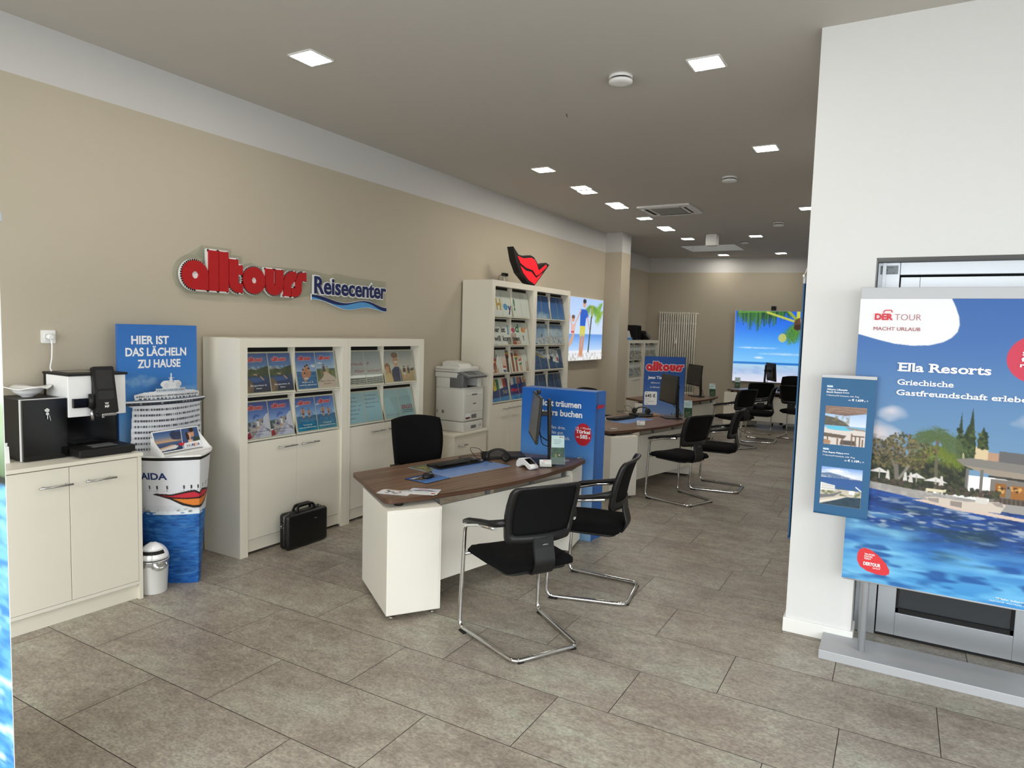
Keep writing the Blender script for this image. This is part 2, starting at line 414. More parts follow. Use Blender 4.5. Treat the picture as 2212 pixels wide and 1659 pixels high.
def pic_mesh(name, pic, parent, P, U, V, m='paper', warp=None, thick=0.0):
    """P top left corner, U to the right edge, V down to the bottom edge (parent's frame)"""
    A = pic.a[:pic.h // 2 * 2, :pic.w // 2 * 2]; A = (A[::2, ::2] + A[1::2, ::2] + A[::2, 1::2] + A[1::2, 1::2]) / 4
    K = pic.m[:pic.h // 2 * 2, :pic.w // 2 * 2]; K = (K[::2, ::2].astype(int) + K[1::2, ::2] + K[::2, 1::2] + K[1::2, 1::2]) >= 2
    h, w = A.shape[:2]; P, U, V = np.array(P, float), np.array(U, float), np.array(V, float)
    u, v = np.meshgrid(np.linspace(0, 1, w), np.linspace(0, 1, h))
    co = P + u[..., None] * U + v[..., None] * V
    if warp is not None: co = co + warp(u, v)
    idx = np.arange(w * h).reshape(h, w); q = np.stack([idx[:-1, :-1], idx[1:, :-1], idx[1:, 1:], idx[:-1, 1:]], -1)
    keep = K[:-1, :-1] & K[1:, :-1] & K[1:, 1:] & K[:-1, 1:]; q = q[keep]
    me = bpy.data.meshes.new(name); me.vertices.add(w * h); me.vertices.foreach_set('co', co.reshape(-1))
    me.loops.add(q.size); me.loops.foreach_set('vertex_index', q.reshape(-1)); me.polygons.add(len(q))
    me.polygons.foreach_set('loop_start', np.arange(0, q.size, 4)); me.polygons.foreach_set('loop_total', np.full(len(q), 4))
    me.update(calc_edges=True)
    c = np.clip(A / 255, 0, 1); l = np.where(c <= 0.04045, c / 12.92, ((c + 0.055) / 1.055) ** 2.4)
    at = me.color_attributes.new('Col', 'FLOAT_COLOR', 'POINT')
    at.data.foreach_set('color', np.concatenate([l, np.ones((h, w, 1))], -1).reshape(-1).astype(np.float32))
    me.materials.append(M[m]); o = bpy.data.objects.new(name, me); COL.objects.link(o); o.parent = parent
    if thick:
        sm = o.modifiers.new('thickness', 'SOLIDIFY'); sm.thickness = thick; sm.offset = 1
    return o

SKIN = (214, 160, 128); SKIN2 = (186, 124, 92)
def figure(p, x, y, h, top, low, hair=(50, 36, 28), skin=SKIN, arms='down', lean=0.0):
    """a small standing figure drawn into a picture; y is the feet, h the height"""
    ar = p.w / p.h; W_ = h / ar
    f = lambda a, b: (x + a * W_ + lean * b * W_, y - b * h)
    p.poly([f(-.09, .5), f(.09, .5), f(.1, 0), f(.03, 0), f(0, .42), f(-.03, 0), f(-.1, 0)], skin)
    p.poly([f(-.11, .53), f(.11, .53), f(.11, .3), f(.01, .3), f(0, .42), f(-.01, .3), f(-.11, .3)], low)
    p.poly([f(-.14, .82), f(.14, .82), f(.11, .5), f(-.11, .5)], top)
    for sgn in (-1, 1):
        a, b = f(sgn * .14, .8), (f(sgn * .2, .48) if arms == 'down' else f(sgn * .26, 1.02))
        p.line(a[0], a[1], b[0], b[1], .05 * W_, skin)
    c = f(0, .91); p.ell(c[0], c[1], .07 * W_, .075 * h, skin); c = f(0, .945); p.ell(c[0], c[1], .075 * W_, .05 * h, hair)

def alltours_glyphs():
    """the rounded lettering of the sign as outlines in metres: x-height 0.205, ascender 0.29"""
    def arc(cx, cy, r, a0, a1, n=14): return [(cx + r * math.cos(math.radians(a0 + (a1 - a0) * k / n)), cy + r * math.sin(math.radians(a0 + (a1 - a0) * k / n))) for k in range(n + 1)]
    g = []; H = .205; r = H / 2; x = 0
    g.append(('hole', [(x + r, r)] , arc(x + r, r, r, 90, 270, 20) + [(x + 2 * r, 0), (x + 2 * r, r)] + arc(x + r, r, r, 0, 90, 10)[1:-1], (x + r, r, .027)))
    x += 2 * r + .004
    for _ in range(2): g.append(('poly', None, [(x, 0), (x + .081, 0), (x + .081, .29), (x, .29)], None)); x += .085
    g.append(('poly', None, [(x, .245), (x, .085)] + arc(x + .085, .085, .085, 180, 270, 8) + [(x + .122, 0), (x + .122, .07), (x + .092, .07), (x + .082, .08), (x + .082, .135), (x + .122, .135), (x + .122, .205), (x + .082, .205), (x + .082, .245)], None)); x += .126
    g.append(('hole', None, arc(x + r, r, r, 0, 360, 40)[:-1], (x + r, r, .024))); x += 2 * r + .004
    w = .178; g.append(('poly', None, [(x, H), (x, w / 2)] + arc(x + w / 2, w / 2, w / 2, 180, 360, 18) + [(x + w, H), (x + w / 2 + .007, H), (x + w / 2 + .007, .085)] + arc(x + w / 2, .085, .007, 0, -180, 4) + [(x + w / 2 - .007, H)], None)); x += w + .004
    g.append(('poly', None, [(x, 0), (x, .105)] + arc(x + .1, .105, .1, 180, 90, 10) + [(x + .125, .203), (x + .148, .175), (x + .098, .115), (x + .075, .09), (x + .075, 0)], None)); x += .079
    g.append(('poly', None, [(x, 0), (x + .04, 0)] + arc(x + .04, .07, .07, -90, 0, 8) + [(x + .11, .12)] + arc(x + .125, .12, .015, 180, 90, 3) + [(x + .16, .135), (x + .16, .205), (x + .12, .205)] + arc(x + .12, .13, .075, 90, 180, 8) + [(x + .045, .08)] + arc(x + .035, .08, .01, 0, -90, 3) + [(x, .07)], None)); x += .16
    return g, x
AG, AGW = alltours_glyphs()
def alltours(mb, X, width, m='red', back='txtw', fat=.012, depth=.0006, z=0.0, height=None):
    """the red logo word on a white contour; X puts its baseline start"""
    k = width / AGW; S = X @ Matrix.Diagonal((k, (height / .29 if height else k), 1, 1))
    for kind, _, pts, hole in AG:
        if back and fat:
            n = len(pts)
            for i in range(n):
                a, b = Vector(pts[i]), Vector(pts[(i + 1) % n]); d = (b - a)
                if d.length < 1e-6: continue
                d = d.normalized(); q = Vector((-d.y, d.x)) * fat; a, b = a - d * fat * .6, b + d * fat * .6
                mb.prism([a - q, b - q, b + q, a + q], z, z + depth, back, S)
            mb.prism(pts, z, z + depth * .98, back, S)
        zz = z + depth
        if kind == 'hole':
            cx, cy, rr = hole; inn = []
            for p in pts:
                d = (Vector(p) - Vector((cx, cy))).normalized() * rr; inn.append((cx + d.x, cy + d.y))
            mb.ring(pts, inn, zz, zz + depth * .6, m, S)
        else: mb.prism(pts, zz, zz + depth * .6, m, S)
# ------------------------------------------------------------------ the room
def struct(mb, name, label=None):
    o = mb.build(name); o['kind'] = 'structure'
    if label: o['label'] = label
    return o
ZC = 3.49; WX = -4.58
OFF = {-2: -3.5, -1: -3.3, 0: -3.07, 1: -3.63, 2: -3.19, 3: -2.0, 4: -1.61, 5: -1.13, 6: -1.44, 7: -.98, 8: -.785, 9: -1.435, 10: -.865, 11: -1.22}
def build_floor():
    rnd = random.Random(4); vs, fs, cs = [], [], []
    def quad(x0, x1, y0, y1, z, c):
        n = len(vs); vs.extend([(x0, y0, z), (x1, y0, z), (x1, y1, z), (x0, y1, z)]); fs.append((n, n + 1, n + 2, n + 3)); cs.extend([c] * 4)
    for k in range(-8, 34):
        y0 = 1.473 + .4515 * k if k < 0 else [1.473, 1.927, 2.378, 2.84, 3.29, 3.745, 4.2, 4.675, 5.135, 5.59, 6.04, 6.49, 6.95][k] if k < 13 else 6.95 + .453 * (k - 12)
        y1 = 1.473 + .4515 * (k + 1) if k < -1 else [1.473, 1.927, 2.378, 2.84, 3.29, 3.745, 4.2, 4.675, 5.135, 5.59, 6.04, 6.49, 6.95][k + 1] if k < 12 else 6.95 + .453 * (k - 11)
        if y0 > 16.2: break
        x = OFF.get(k, -rnd.uniform(0, .93)); x -= .935 * math.ceil((x + 5.4) / .935)
        while x < 3.5:
            g = .0017; quad(x + g, x + .935 - g, y0 + g, y1 - g, 0, (rnd.random(), rnd.random(), rnd.random(), 1)); x += .935
    me = bpy.data.meshes.new('floor'); me.from_pydata(vs + [(-5.6, -2.2, -.004), (3.6, -2.2, -.004), (3.6, 17, -.004), (-5.6, 17, -.004)], [], fs + [(len(vs), len(vs) + 1, len(vs) + 2, len(vs) + 3)])
    at = me.color_attributes.new('Col', 'FLOAT_COLOR', 'POINT'); at.data.foreach_set('color', np.array(cs + [(0, 0, 0, 1)] * 4, np.float32).reshape(-1))
    me.materials.append(M['floor']); me.materials.append(mat('joint', (84, 76, 68), .8)); me.polygons[len(fs)].material_index = 1
    o = bpy.data.objects.new('floor', me); COL.objects.link(o); o['kind'] = 'structure'
build_floor()
b = MB()      # ceiling with the opening of the roof light
hx0, hx1, hy0, hy1 = -3.88, -2.84, 13.26, 14.2
for x0, x1, y0, y1 in ((-5.6, 3.6, -2.2, hy0), (-5.6, 3.6, hy1, 17), (-5.6, hx0, hy0, hy1), (hx1, 3.6, hy0, hy1)): b.box(x0, x1, y0, y1, ZC, ZC + .2, 'ceil')
for x0, x1, y0, y1 in ((hx0 - .05, hx0, hy0, hy1), (hx1, hx1 + .05, hy0, hy1), (hx0 - .05, hx1 + .05, hy0 - .05, hy0), (hx0 - .05, hx1 + .05, hy1, hy1 + .05)): b.box(x0, x1, y0, y1, ZC + .2, ZC + .5, 'wwhite')
struct(b, 'ceiling')
b = MB(); b.box(hx0, hx1, hy0, hy1, ZC + .47, ZC + .48, 'glass'); o = struct(b, 'window_2')
b = MB(); b.box(WX - .25, WX, -2.2, 11.165, 0, ZC, 'beige'); struct(b, 'wall_left')
b = MB(); b.box(-5.6, -4.275, 11.165, 11.6, 0, ZC, 'beige'); struct(b, 'wall_pier')
b = MB(); b.box(-5.35, -5.09, 11.6, 15.4, 0, ZC, 'beige'); struct(b, 'wall_left_rear')
BD = Vector((.98, .199, 0)); BN = Vector((-.199, .98, 0)); BP = Vector((-5.045, 15.062, 0))
XB = frame(BP, BD, BN)       # x along the rear wall, y into it
b = MB(); b.box(-.4, 5.2, 0, .2, 0, ZC, 'beige', X=XB); struct(b, 'wall_back')
b = MB(); b.box(-.495, -.3, 4.6, 16.4, 0, ZC, 'wwhite'); struct(b, 'wall_right_rear')
b = MB()
b.box(-.495, -.145, 4.25, 4.6, 0, ZC, 'wwhite'); b.box(-.145, 1.35, 4.25, 4.6, 2.205, ZC, 'wwhite'); b.box(1.35, 3.4, 4.25, 4.6, 0, ZC, 'wwhite')
struct(b, 'wall_right')
b = MB(); b.box(-.3, 3.4, 6.4, 6.6, 0, ZC, 'wwhite'); b.box(3.2, 3.4, 4.6, 6.4, 0, ZC, 'wwhite'); struct(b, 'wall_hall')
b = MB()      # skirting around the pier on the right
b.box(-.508, -.132, 4.237, 4.25, 0, .085, 'skirt', .003); b.box(-.508, -.495, 4.25, 16, 0, .085, 'skirt'); b.box(-.145, -.132, 4.25, 4.42, 0, .085, 'skirt', .003)
struct(b, 'baseboard_right')
# shop window behind the camera and the side window
b = MB()
b.box(-4.58, 3.4, -1.7, -1.6, 0, .35, 'wwhite'); b.box(-4.58, 3.4, -1.7, -1.6, 3.05, ZC, 'wwhite')
struct(b, 'wall_front')
b = MB()
for x in (-4.55, -2.0, .6, 3.17): b.box(x, x + .07, -1.72, -1.64, .35, 3.05, 'alu')
b.box(-4.55, 3.2, -1.72, -1.64, .35, .42, 'alu'); b.box(-4.55, 3.2, -1.72, -1.64, 2.98, 3.05, 'alu'); b.box(-4.5, 3.17, -1.69, -1.68, .42, 2.98, 'glass')
struct(b, 'window_1')
b = MB(); b.box(3.2, 3.4, -1.6, 4.25, 0, .35, 'wwhite'); b.box(3.2, 3.4, -1.6, 4.25, 3.05, ZC, 'wwhite'); b.box(3.2, 3.4, 3.0, 4.25, .35, 3.05, 'wwhite'); b.box(3.2, 3.4, -1.6, -.8, .35, 3.05, 'wwhite'); struct(b, 'wall_side')
b = MB(); b.box(3.26, 3.32, -.8, 3.0, .35, .42, 'alu'); b.box(3.26, 3.32, -.8, 3.0, 2.98, 3.05, 'alu'); b.box(3.26, 3.32, 1.06, 1.13, .42, 2.98, 'alu'); b.box(3.285, 3.295, -.8, 3.0, .42, 2.98, 'glass'); struct(b, 'window_3')

# exit door in the niche
d = bpy.data.objects.new('door_1', None); COL.objects.link(d); d['kind'] = 'structure'
b = MB()
b.box(-.143, -.03, 4.5, 4.56, 0, 2.203, 'alu', .003); b.box(-.03, 1.34, 4.5, 4.56, 2.13, 2.203, 'alu', .003); b.box(1.24, 1.34, 4.5, 4.56, 0, 2.13, 'alu', .003)
b.box(-.118, -.1, 4.485, 4.5, 0, 2.2, 'alu')
b.build('door_frame', d)
b = MB()
b.box(-.024, .072, 4.515, 4.565, .012, 2.12, 'alu', .002); b.box(.64, .74, 4.515, 4.565, .012, 2.12, 'alu', .002)
b.box(.072, .64, 4.515, 4.565, .012, .15, 'alu', .002); b.box(.072, .64, 4.515, 4.565, 2.03, 2.12, 'alu', .002)
b.box(.072, .64, 4.53, 4.56, .15, .175, 'rubber'); b.box(.072, .086, 4.53, 4.56, .15, 2.03, 'rubber'); b.box(.626, .64, 4.53, 4.56, .15, 2.03, 'rubber')
b.build('door_leaf', d)
b = MB(); b.box(.08, .632, 4.54, 4.548, .17, 2.03, mat('tinted_glass', (44, 48, 52), .08, 0, .5)); b.build('door_pane', d)
b = MB(); b.box(.745, 1.235, 4.515, 4.565, .012, 2.12, 'alu', .002); b.build('door_side_panel', d)
b = MB(); b.box(-.02, 1.24, 4.51, 4.57, 0, .011, 'rubber'); b.build('threshold', d)
b = MB(); X = frame((-.125, 4.498, 2.135), (1, 0, 0), (0, 0, 1)); b.box(-.005, .085, 0, .05, 0, .0012, mat('rating_plate', (150, 156, 160), .5), X=X)
text(b, 'RWA Antrieb', X @ Matrix.Translation((0.0, .036, 0)), .006, 'txtk', .01, .06, z=.0016); text(b, 'BMT', X @ Matrix.Translation((.006, .016, 0)), .012, 'txtk', .02, .028, z=.0016)
text(b, 'Tel. 0201 611 200', X @ Matrix.Translation((.0, .004, 0)), .006, 'txtk', 0, .07, z=.0016); b.build('sticker', d)

# ------------------------------------------------------------------ ceiling fittings
def ceiling_light():
    t = thing('ceiling_light', '', 'ceiling light')
    b = MB(); b.ring(rrect(-.108, .108, -.108, .108, .012), rrect(-.095, .095, -.095, .095, .008), -.006, .002, 'white'); b.build('light_frame', t)
    b = MB(); b.prism(rrect(-.095, .095, -.095, .095, .008), -.004, .001, 'led'); b.build('diffuser', t)
    return t
LS = [(-3.46, 2.18, None), (-3.46, 3.28, 'lone square ceiling light above the red and blue wall sign'), (-3.46, 6.6, 'lone square ceiling light, second of the row along the sign wall'),
      (-3.46, 7.585, 'nearer light of the first touching pair in the row along the sign wall'), (-3.485, 7.83, 'farther light of the first touching pair in the row along the sign wall'),
      (-3.46, 8.69, 'nearer light of the second touching pair, just before the air conditioner'), (-3.48, 8.93, 'farther light of the second touching pair, just before the air conditioner'),
      (-3.46, 9.92, 'single square ceiling light at the left end of the ceiling air conditioner'), (-3.45, 10.86, 'nearer light of the third touching pair, beyond the air conditioner'), (-3.46, 11.1, 'farther light of the third touching pair beyond the air conditioner'),
      (-3.45, 12.26, 'single square ceiling light left of the white ceiling box'), (-3.41, 14.9, 'left one of two square ceiling lights near the rear wall'),
      (-1.19, 3.36, None), (-1.19, 4.464, 'large looking square ceiling light nearest the white wall on the right'), (-1.19, 6.66, 'square ceiling light by the white wall, second back from the smoke alarm row'),
      (-1.19, 9.89, 'square ceiling light half hidden by the edge of the white wall'), (-2.28, 12.28, 'square ceiling light to the right of the white ceiling box'), (-2.25, 14.89, 'right one of two square ceiling lights near the rear wall')]
L0 = ceiling_light()
for k, (x, y, lb) in enumerate(LS):
    o = L0 if k == 0 else copy_tree(L0)
    o.location = (x, y, ZC - .001); o['group'] = 'square recessed ceiling lights'; o['label'] = lb or ('square ceiling light above the shop window end by the sign wall' if x < -3 else 'square ceiling light above the shop window end by the white wall')

def alarm():
    t = thing('smoke_alarm', '', 'smoke alarm', group='round smoke alarms on the ceiling')
    b = MB(); b.lathe([(.08, 0), (.08, -.018), (.077, -.02)], 'white', 32); b.build('base_ring', t)
    b = MB(); b.lathe([(.068, -.02), (.068, -.031)], 'dark', 32); b.build('sensor_slot', t)
    b = MB(); b.lathe([(.08, -.031), (.08, -.042), (.074, -.05), (.04, -.053)], 'white', 32); b.build('cover', t)
    return t
A0 = alarm()
for k, (x, y, lb) in enumerate([(-1.76, 4.44, 'nearest round white smoke alarm, left of the big square light'), (-1.74, 7.7, 'middle round white smoke alarm, before the air conditioner'), (-1.72, 10.98, 'far round white smoke alarm near the white wall edge')]):
    o = A0 if k == 0 else copy_tree(A0); o.location = (x, y, ZC); o['label'] = lb
t = thing('air_conditioner', 'white ceiling cassette air conditioner with a grey central grille', 'air conditioner', (-2.89, 9.32, ZC))
b = MB(); b.box(-.36, .36, -.36, .36, -.028, 0, 'white', .008); b.build('panel', t)
b = MB(); b.box(-.2, .2, -.2, .2, -.033, -.028, 'grey')
for k in range(14): b.box(-.195, .195, -.19 + k * .028, -.178 + k * .028, -.037, -.033, mat('grille_slat', (150, 150, 144), .6) if k == 0 else b.mats[-1])
b.build('grille', t)
for k in range(4):
    b = MB(); X = Matrix.Rotation(math.pi / 2 * k, 4, 'Z'); b.box(-.22, .22, .25, .31, -.031, -.0281, 'dark', X=X); b.box(-.22, .22, .29, .33, -.036, -.031, 'white', X=X); b.build('air_outlet', t)
t = thing('ceiling_box', 'small white cube fixed under the ceiling before the roof light', 'box', (-2.91, 11.84, ZC))
b = MB(); b.box(-.09, .09, -.09, .09, -.2, -.01, 'white', .006); b.build('housing', t)
b = MB(); b.box(-.06, .06, -.06, .06, -.01, 0, 'white'); b.build('mount', t)
t = thing('ceiling_disc', 'flat dark rimmed disc on the ceiling beside the roof light', 'sensor', (-2.6, 13.0, ZC)); b = MB(); b.lathe([(.07, 0), (.07, -.02), (.06, -.028)], 'white', 24); b.build('cover', t); b = MB(); b.lathe([(.074, 0), (.074, -.006)], 'dark', 24); b.build('rim', t)
t = thing('ceiling_hook', 'tiny dark hook screwed into the middle of the ceiling', 'hook', (-2.44, 5.02, ZC)); b = MB(); b.tube([(0, 0, 0), (0, 0, -.015), (.006, 0, -.022), (.012, 0, -.015)], .002, 'dark', 6); b.build('wire', t); b = MB(); b.lathe([(.006, 0), (.006, -.003)], 'dark', 10); b.build('plug', t)

# wall socket with cable
t = thing('wall_socket', 'white double frame wall socket above the coffee machine', 'socket', (WX, 2.2, 1.63)); X = frame((0, 0, 0), (0, 1, 0), (0, 0, 1))
b = MB(); b.prism(rrect(-.04, .04, -.04, .04, .006), 0, .009, 'white', X); b.build('cover_frame', t)
b = MB(); b.ring(rrect(-.027, .027, -.027, .027, .003), [(.0205 * math.cos(a), .0205 * math.sin(a)) for a in [math.radians(-45 + 360 * k / 24 - 40) for k in range(24)]], .009, .011, 'white', X); b.build('insert', t)
t = thing('power_cable', 'white power cable hanging from the wall socket down behind the coffee machine', 'cable', (WX, 2.2, 1.63))
b = MB(); b.lathe([(.019, .011), (.019, .03), (.013, .045)], 'white', 16, X); b.build('plug', t)
b = MB(); b.tube(fillet([(.035, 0, -.008), (.04, .004, -.05), (.05, -.004, -.13), (.06, -.02, -.19), (.1, -.03, -.215)], .03), .0045, 'white', 8); b.build('cord', t)

# ------------------------------------------------------------------ red and blue wall sign
t = thing('wall_sign', 'red and navy lettering sign mounted on a clear plate above the low cabinets', 'sign', (WX, 3.075, 1.985)); X = frame((0, 0, 0), (0, 1, 0), (0, 0, 1))
b = MB(); pl = [(-.03, .02)] + [(-.055 + .165 - .165 * math.cos(a) * 1.0, .105 + .155 * math.sin(a)) for a in [math.radians(v) for v in range(-30, 131, 16)]] + [(.185, .235), (.185, .335), (.44, .335), (.44, .29), (.54, .29), (.54, .225), (.62, .25), (.7, .225), (.78, .235), (.98, .24), (1.1, .245), (1.2, .245), (1.3, .24), (1.5, .22), (1.55, .245), (1.62, .24), (1.8, .225), (2.27, .22), (2.27, -.035), (2.15, -.025), (1.95, .01), (1.75, -.025), (1.5, .0), (1.28, .02), (1.12, .0), (1.02, -.04), (.82, -.045), (.65, -.04), (.55, -.03), (.06, -.035)]
b.prism(pl, .014, .018, 'acrylic', X); b.build('clear_plate', t)
b = MB(); alltours(b, X, 1.175, 'red', 'white', .011, .022, .018); b.build('red_word', t)
b = MB(); Xr = X @ Matrix.Translation((1.27, .045, 0)); text(b, 'Reisecenter', Xr, .15, 'white', .055, .985, depth=.02, z=.018); text(b, 'Reisecenter', Xr @ Matrix.Translation((.008, .003, 0)), .144, 'navy', .025, .965, depth=.004, z=.0385); b.build('navy_word', t)
b = MB()
def wav(f0, f1, m, z0, z1):
    n = 40; top = [(1.255 + i / n, f0(i / n)) for i in range(n + 1)]; bot = [(1.255 + i / n, f1(i / n)) for i in range(n, -1, -1)]; b.prism(top + bot, z0, z1, m, X)
wt = lambda u: .022 - .035 * u + .022 * math.cos(2 * math.pi * 1.25 * (u - .02) * (1 + .25 * u)) - .01
wm = lambda u: wt(u) - .022 - .012 * math.sin(2 * math.pi * 1.3 * u)
wb = lambda u: wt(u) - .052 + .016 * math.sin(2 * math.pi * 1.15 * u + .5)
wav(lambda u: wt(u) + .004, lambda u: wb(u) - .004, 'white', .018, .034); wav(wt, wm, 'navy', .034, .038); wav(wm, wb, 'sky', .034, .038); b.build('wave_stripe', t)
# ------------------------------------------------------------------ low cupboard with the coffee machine
CA = math.radians(2.7)
CR = (-4.04, 2.455, 0); CRZ = math.radians(-90) - CA      # local x runs along the cupboard to the left, local y towards ... the wall is -y
def cth(name, label, cat, u, v, z, group=None):
    U = Vector((-math.sin(CA), -math.cos(CA), 0)); V = Vector((-math.cos(CA), math.sin(CA), 0)); p = Vector(CR) + U * u + V * v
    return thing(name, label, cat, (p.x, p.y, z), CRZ, group)
def handle(parent, P, U, length, N, name='handle', r=.006):
    b = MB(); P, U, N = Vector(P), Vector(U), Vector(N); a, c = P + N * .03, P + U * length + N * .03
    b.tube([a, c], r, 'steel', 10)
    for t in (.16, .84): q = P + U * length * t; b.tube([q, q + N * .03], r * .8, 'steel', 8)
    return b.build(name, parent)
# local frame: x = u (leftwards along the front), y = -v (towards the room is +y ... front at y=0)
t = cth('low_cupboard', 'cream two door cupboard carrying the coffee machine at the left edge', 'cupboard', 0, 0, 0)
b = MB(); b.box(0, .024, -.46, 0, 0, .908, 'cab', .001); b.box(.80, .824, -.46, 0, 0, .908, 'cab'); b.box(.024, .8, -.46, -.44, 0, .908, 'cab'); b.box(.024, .8, -.44, 0, .1, .12, 'cabedge'); b.box(.024, .8, -.44, -.03, .88, .9, 'cab'); b.build('carcass', t)
b = MB(); b.box(-.008, .832, -.49, .008, .908, .93, 'cab', .0025); b.build('worktop', t)
b = MB(); b.box(.024, .8, -.05, -.03, 0, .1, 'cab'); b.build('plinth', t)
for x0, x1, hx in ((.026, .4105, .165), (.4135, .798, .405)):
    b = MB(); b.box(x0, x1, -.019, 0, .122, .903, 'cab', .0015); dr = b.build('door', t); handle(dr, (hx, 0, .808), (1, 0, 0), .17, (0, 1, 0))

t = cth('coffee_machine', 'white and black automatic coffee machine with a tilted touch display', 'coffee machine', 0, 0, .93)
b = MB(); b.box(.02, .335, -.44, -.25, .005, .24, 'gblack', .004); b.box(.0, .34, -.46, -.42, .0, .478, 'mblack', .004); b.box(.03, .06, -.45, -.06, .0, .006, 'rubber'); b.build('lower_body', t)
b = MB(); b.box(.011, .342, -.42, -.15, .235, .478, 'gwhite', .003); b.build('upper_body', t)
b = MB(); b.box(.0, .345, -.46, -.143, .478, .492, 'mblack', .002); b.box(.12, .3, -.42, -.24, .492, .4935, 'gblack'); b.build('top_cover', t)
b = MB(); b.box(.013, .337, -.25, -.041, .006, .05, 'mblack', .006); b.build('drip_tray', t)
b = MB(); b.box(.09, .24, -.2, -.1, .05, .0525, 'steel')
for k in range(6): b.box(.1 + .022 * k, .112 + .022 * k, -.19, -.11, .0525, .054, 'grey')
b.build('cup_grid', t)
b = MB(); b.box(.196, .212, -.2, -.145, .24, .47, 'mblack'); b.box(.095, .21, -.15, -.1, .23, .4, 'mblack', .004); b.build('brew_column', t)
Xd = frame((.155, -.082, .252), (-1, 0, 0), (0, -.2, 1))
b = MB(); b.prism(rrect(-.062, .062, 0, .285, .012), -.02, .008, 'mblack', Xd); b.build('display_housing', t)
b = MB(); b.prism(rrect(-.047, .047, .085, .262, .003), .008, .009, 'screen', Xd); b.build('display', t)
b = MB(); text(b, 'W', Xd @ Matrix.Translation((-.002, .052, 0)), .014, 'white', .02, .024, 'C', z=.0086); text(b, 'MF', Xd @ Matrix.Translation((-.002, .034, 0)), .014, 'white', .02, .026, 'C', z=.0086); b.build('emblem', t)
b = MB(); b.box(.215, .322, -.152, -.128, .29, .345, 'gblack', .002); b.tube([(.226, -.118, .285), (.226, -.118, .37)], .019, 'mblack', 14); b.build('steam_arm', t)
b = MB(); b.tube([(.226, -.118, .285), (.226, -.118, .21)], .0095, 'steel', 12); b.build('water_nozzle', t)
b = MB(); b.box(.105, .19, -.13, -.075, .236, .252, 'steel', .003); b.tube([(.17, -.11, .238), (.17, -.11, .222)], .01, 'steel', 10); b.build('coffee_spout', t)

t = cth('milk_cooler', 'small black milk cooler with a glossy front door beside the coffee machine', 'fridge', .348, 0, .93)
b = MB(); b.box(0, .232, -.5, -.185, .006, .352, 'mblack', .003); b.box(.02, .05, -.48, -.22, 0, .007, 'rubber'); b.box(.18, .21, -.48, -.22, 0, .007, 'rubber'); b.build('cabinet_body', t)
b = MB(); b.box(.0, .232, -.186, -.178, .004, .355, 'white'); b.build('door_seal', t)
b = MB(); b.box(-.002, .226, -.178, -.155, .005, .352, 'gblack', .002); b.build('cooler_door', t)
b = MB(); X = frame((.104, -.155, .288), (-1, 0, 0), (0, 0, 1)); b.lathe([(.013, 0), (.013, .005), (.01, .007)], 'chrome', 20, X); b.box(-.0015, .0015, -.006, .006, .007, .012, 'chrome', X=X); b.build('lock', t)
b = MB(); b.lathe([(.0085, 0), (.0085, .002)], 'chrome', 16, X @ Matrix.Translation((-.001, -.02, .006))); b.box(-.0035, .0015, -.05, -.026, .006, .008, 'chrome', X=X); b.box(.0015, .004, -.062, -.03, .0065, .0085, 'chrome', X=X @ Matrix.Rotation(.2, 4, 'Z')); b.build('keys', t)
t = cth('serving_bowl', 'white porcelain bowl with a wavy rim on top of the milk cooler', 'bowl', .47, .35, 1.282)
b = MB(); n = 40; rings = []
for r, z in ((.03, 0), (.032, .006), (.05, .014), (.072, .032), (.082, .05), (.115, .056), (.113, .06), (.08, .053), (.068, .036), (.03, .016)):
    ring = []
    for k in range(n):
        a = 2 * math.pi * k / n; w = (1 + .1 * math.cos(4 * a)) if r > .1 else 1; dz = (.008 * math.cos(4 * a)) if r > .1 else 0
        ring.append(b.bm.verts.new((r * w * math.cos(a), r * w * math.sin(a), z + dz)))
    rings.append(ring)
fs = [b.bm.faces.new((A[j], A[(j + 1) % n], B[(j + 1) % n], B[j])) for A, B in zip(rings, rings[1:]) for j in range(n)] + [b.bm.faces.new(rings[0][::-1]), b.bm.faces.new(rings[-1])]
b._fin(fs, 'porcelain', True); b.build('bowl_body', t)
t = cth('leaflet_card', 'white folded paper card at the left end of the cupboard top', 'card', .67, .15, .93)
b = MB(); b.box(-.05, .05, -.06, -.059, 0, .1, 'white', X=Matrix.Rotation(.12, 4, 'X')); b.build('front_leaf', t); b = MB(); b.box(-.05, .05, -.1, -.099, 0, .1, 'white', X=Matrix.Rotation(-.12, 4, 'X')); b.build('back_leaf', t)
t = cth('saucer', 'thin white saucer edge on the cupboard beside the milk cooler', 'saucer', .63, .38, .93); b = MB(); b.lathe([(.03, 0), (.035, .004), (.075, .014), (.074, .017), (.03, .006)], 'porcelain', 28); b.build('dish', t)

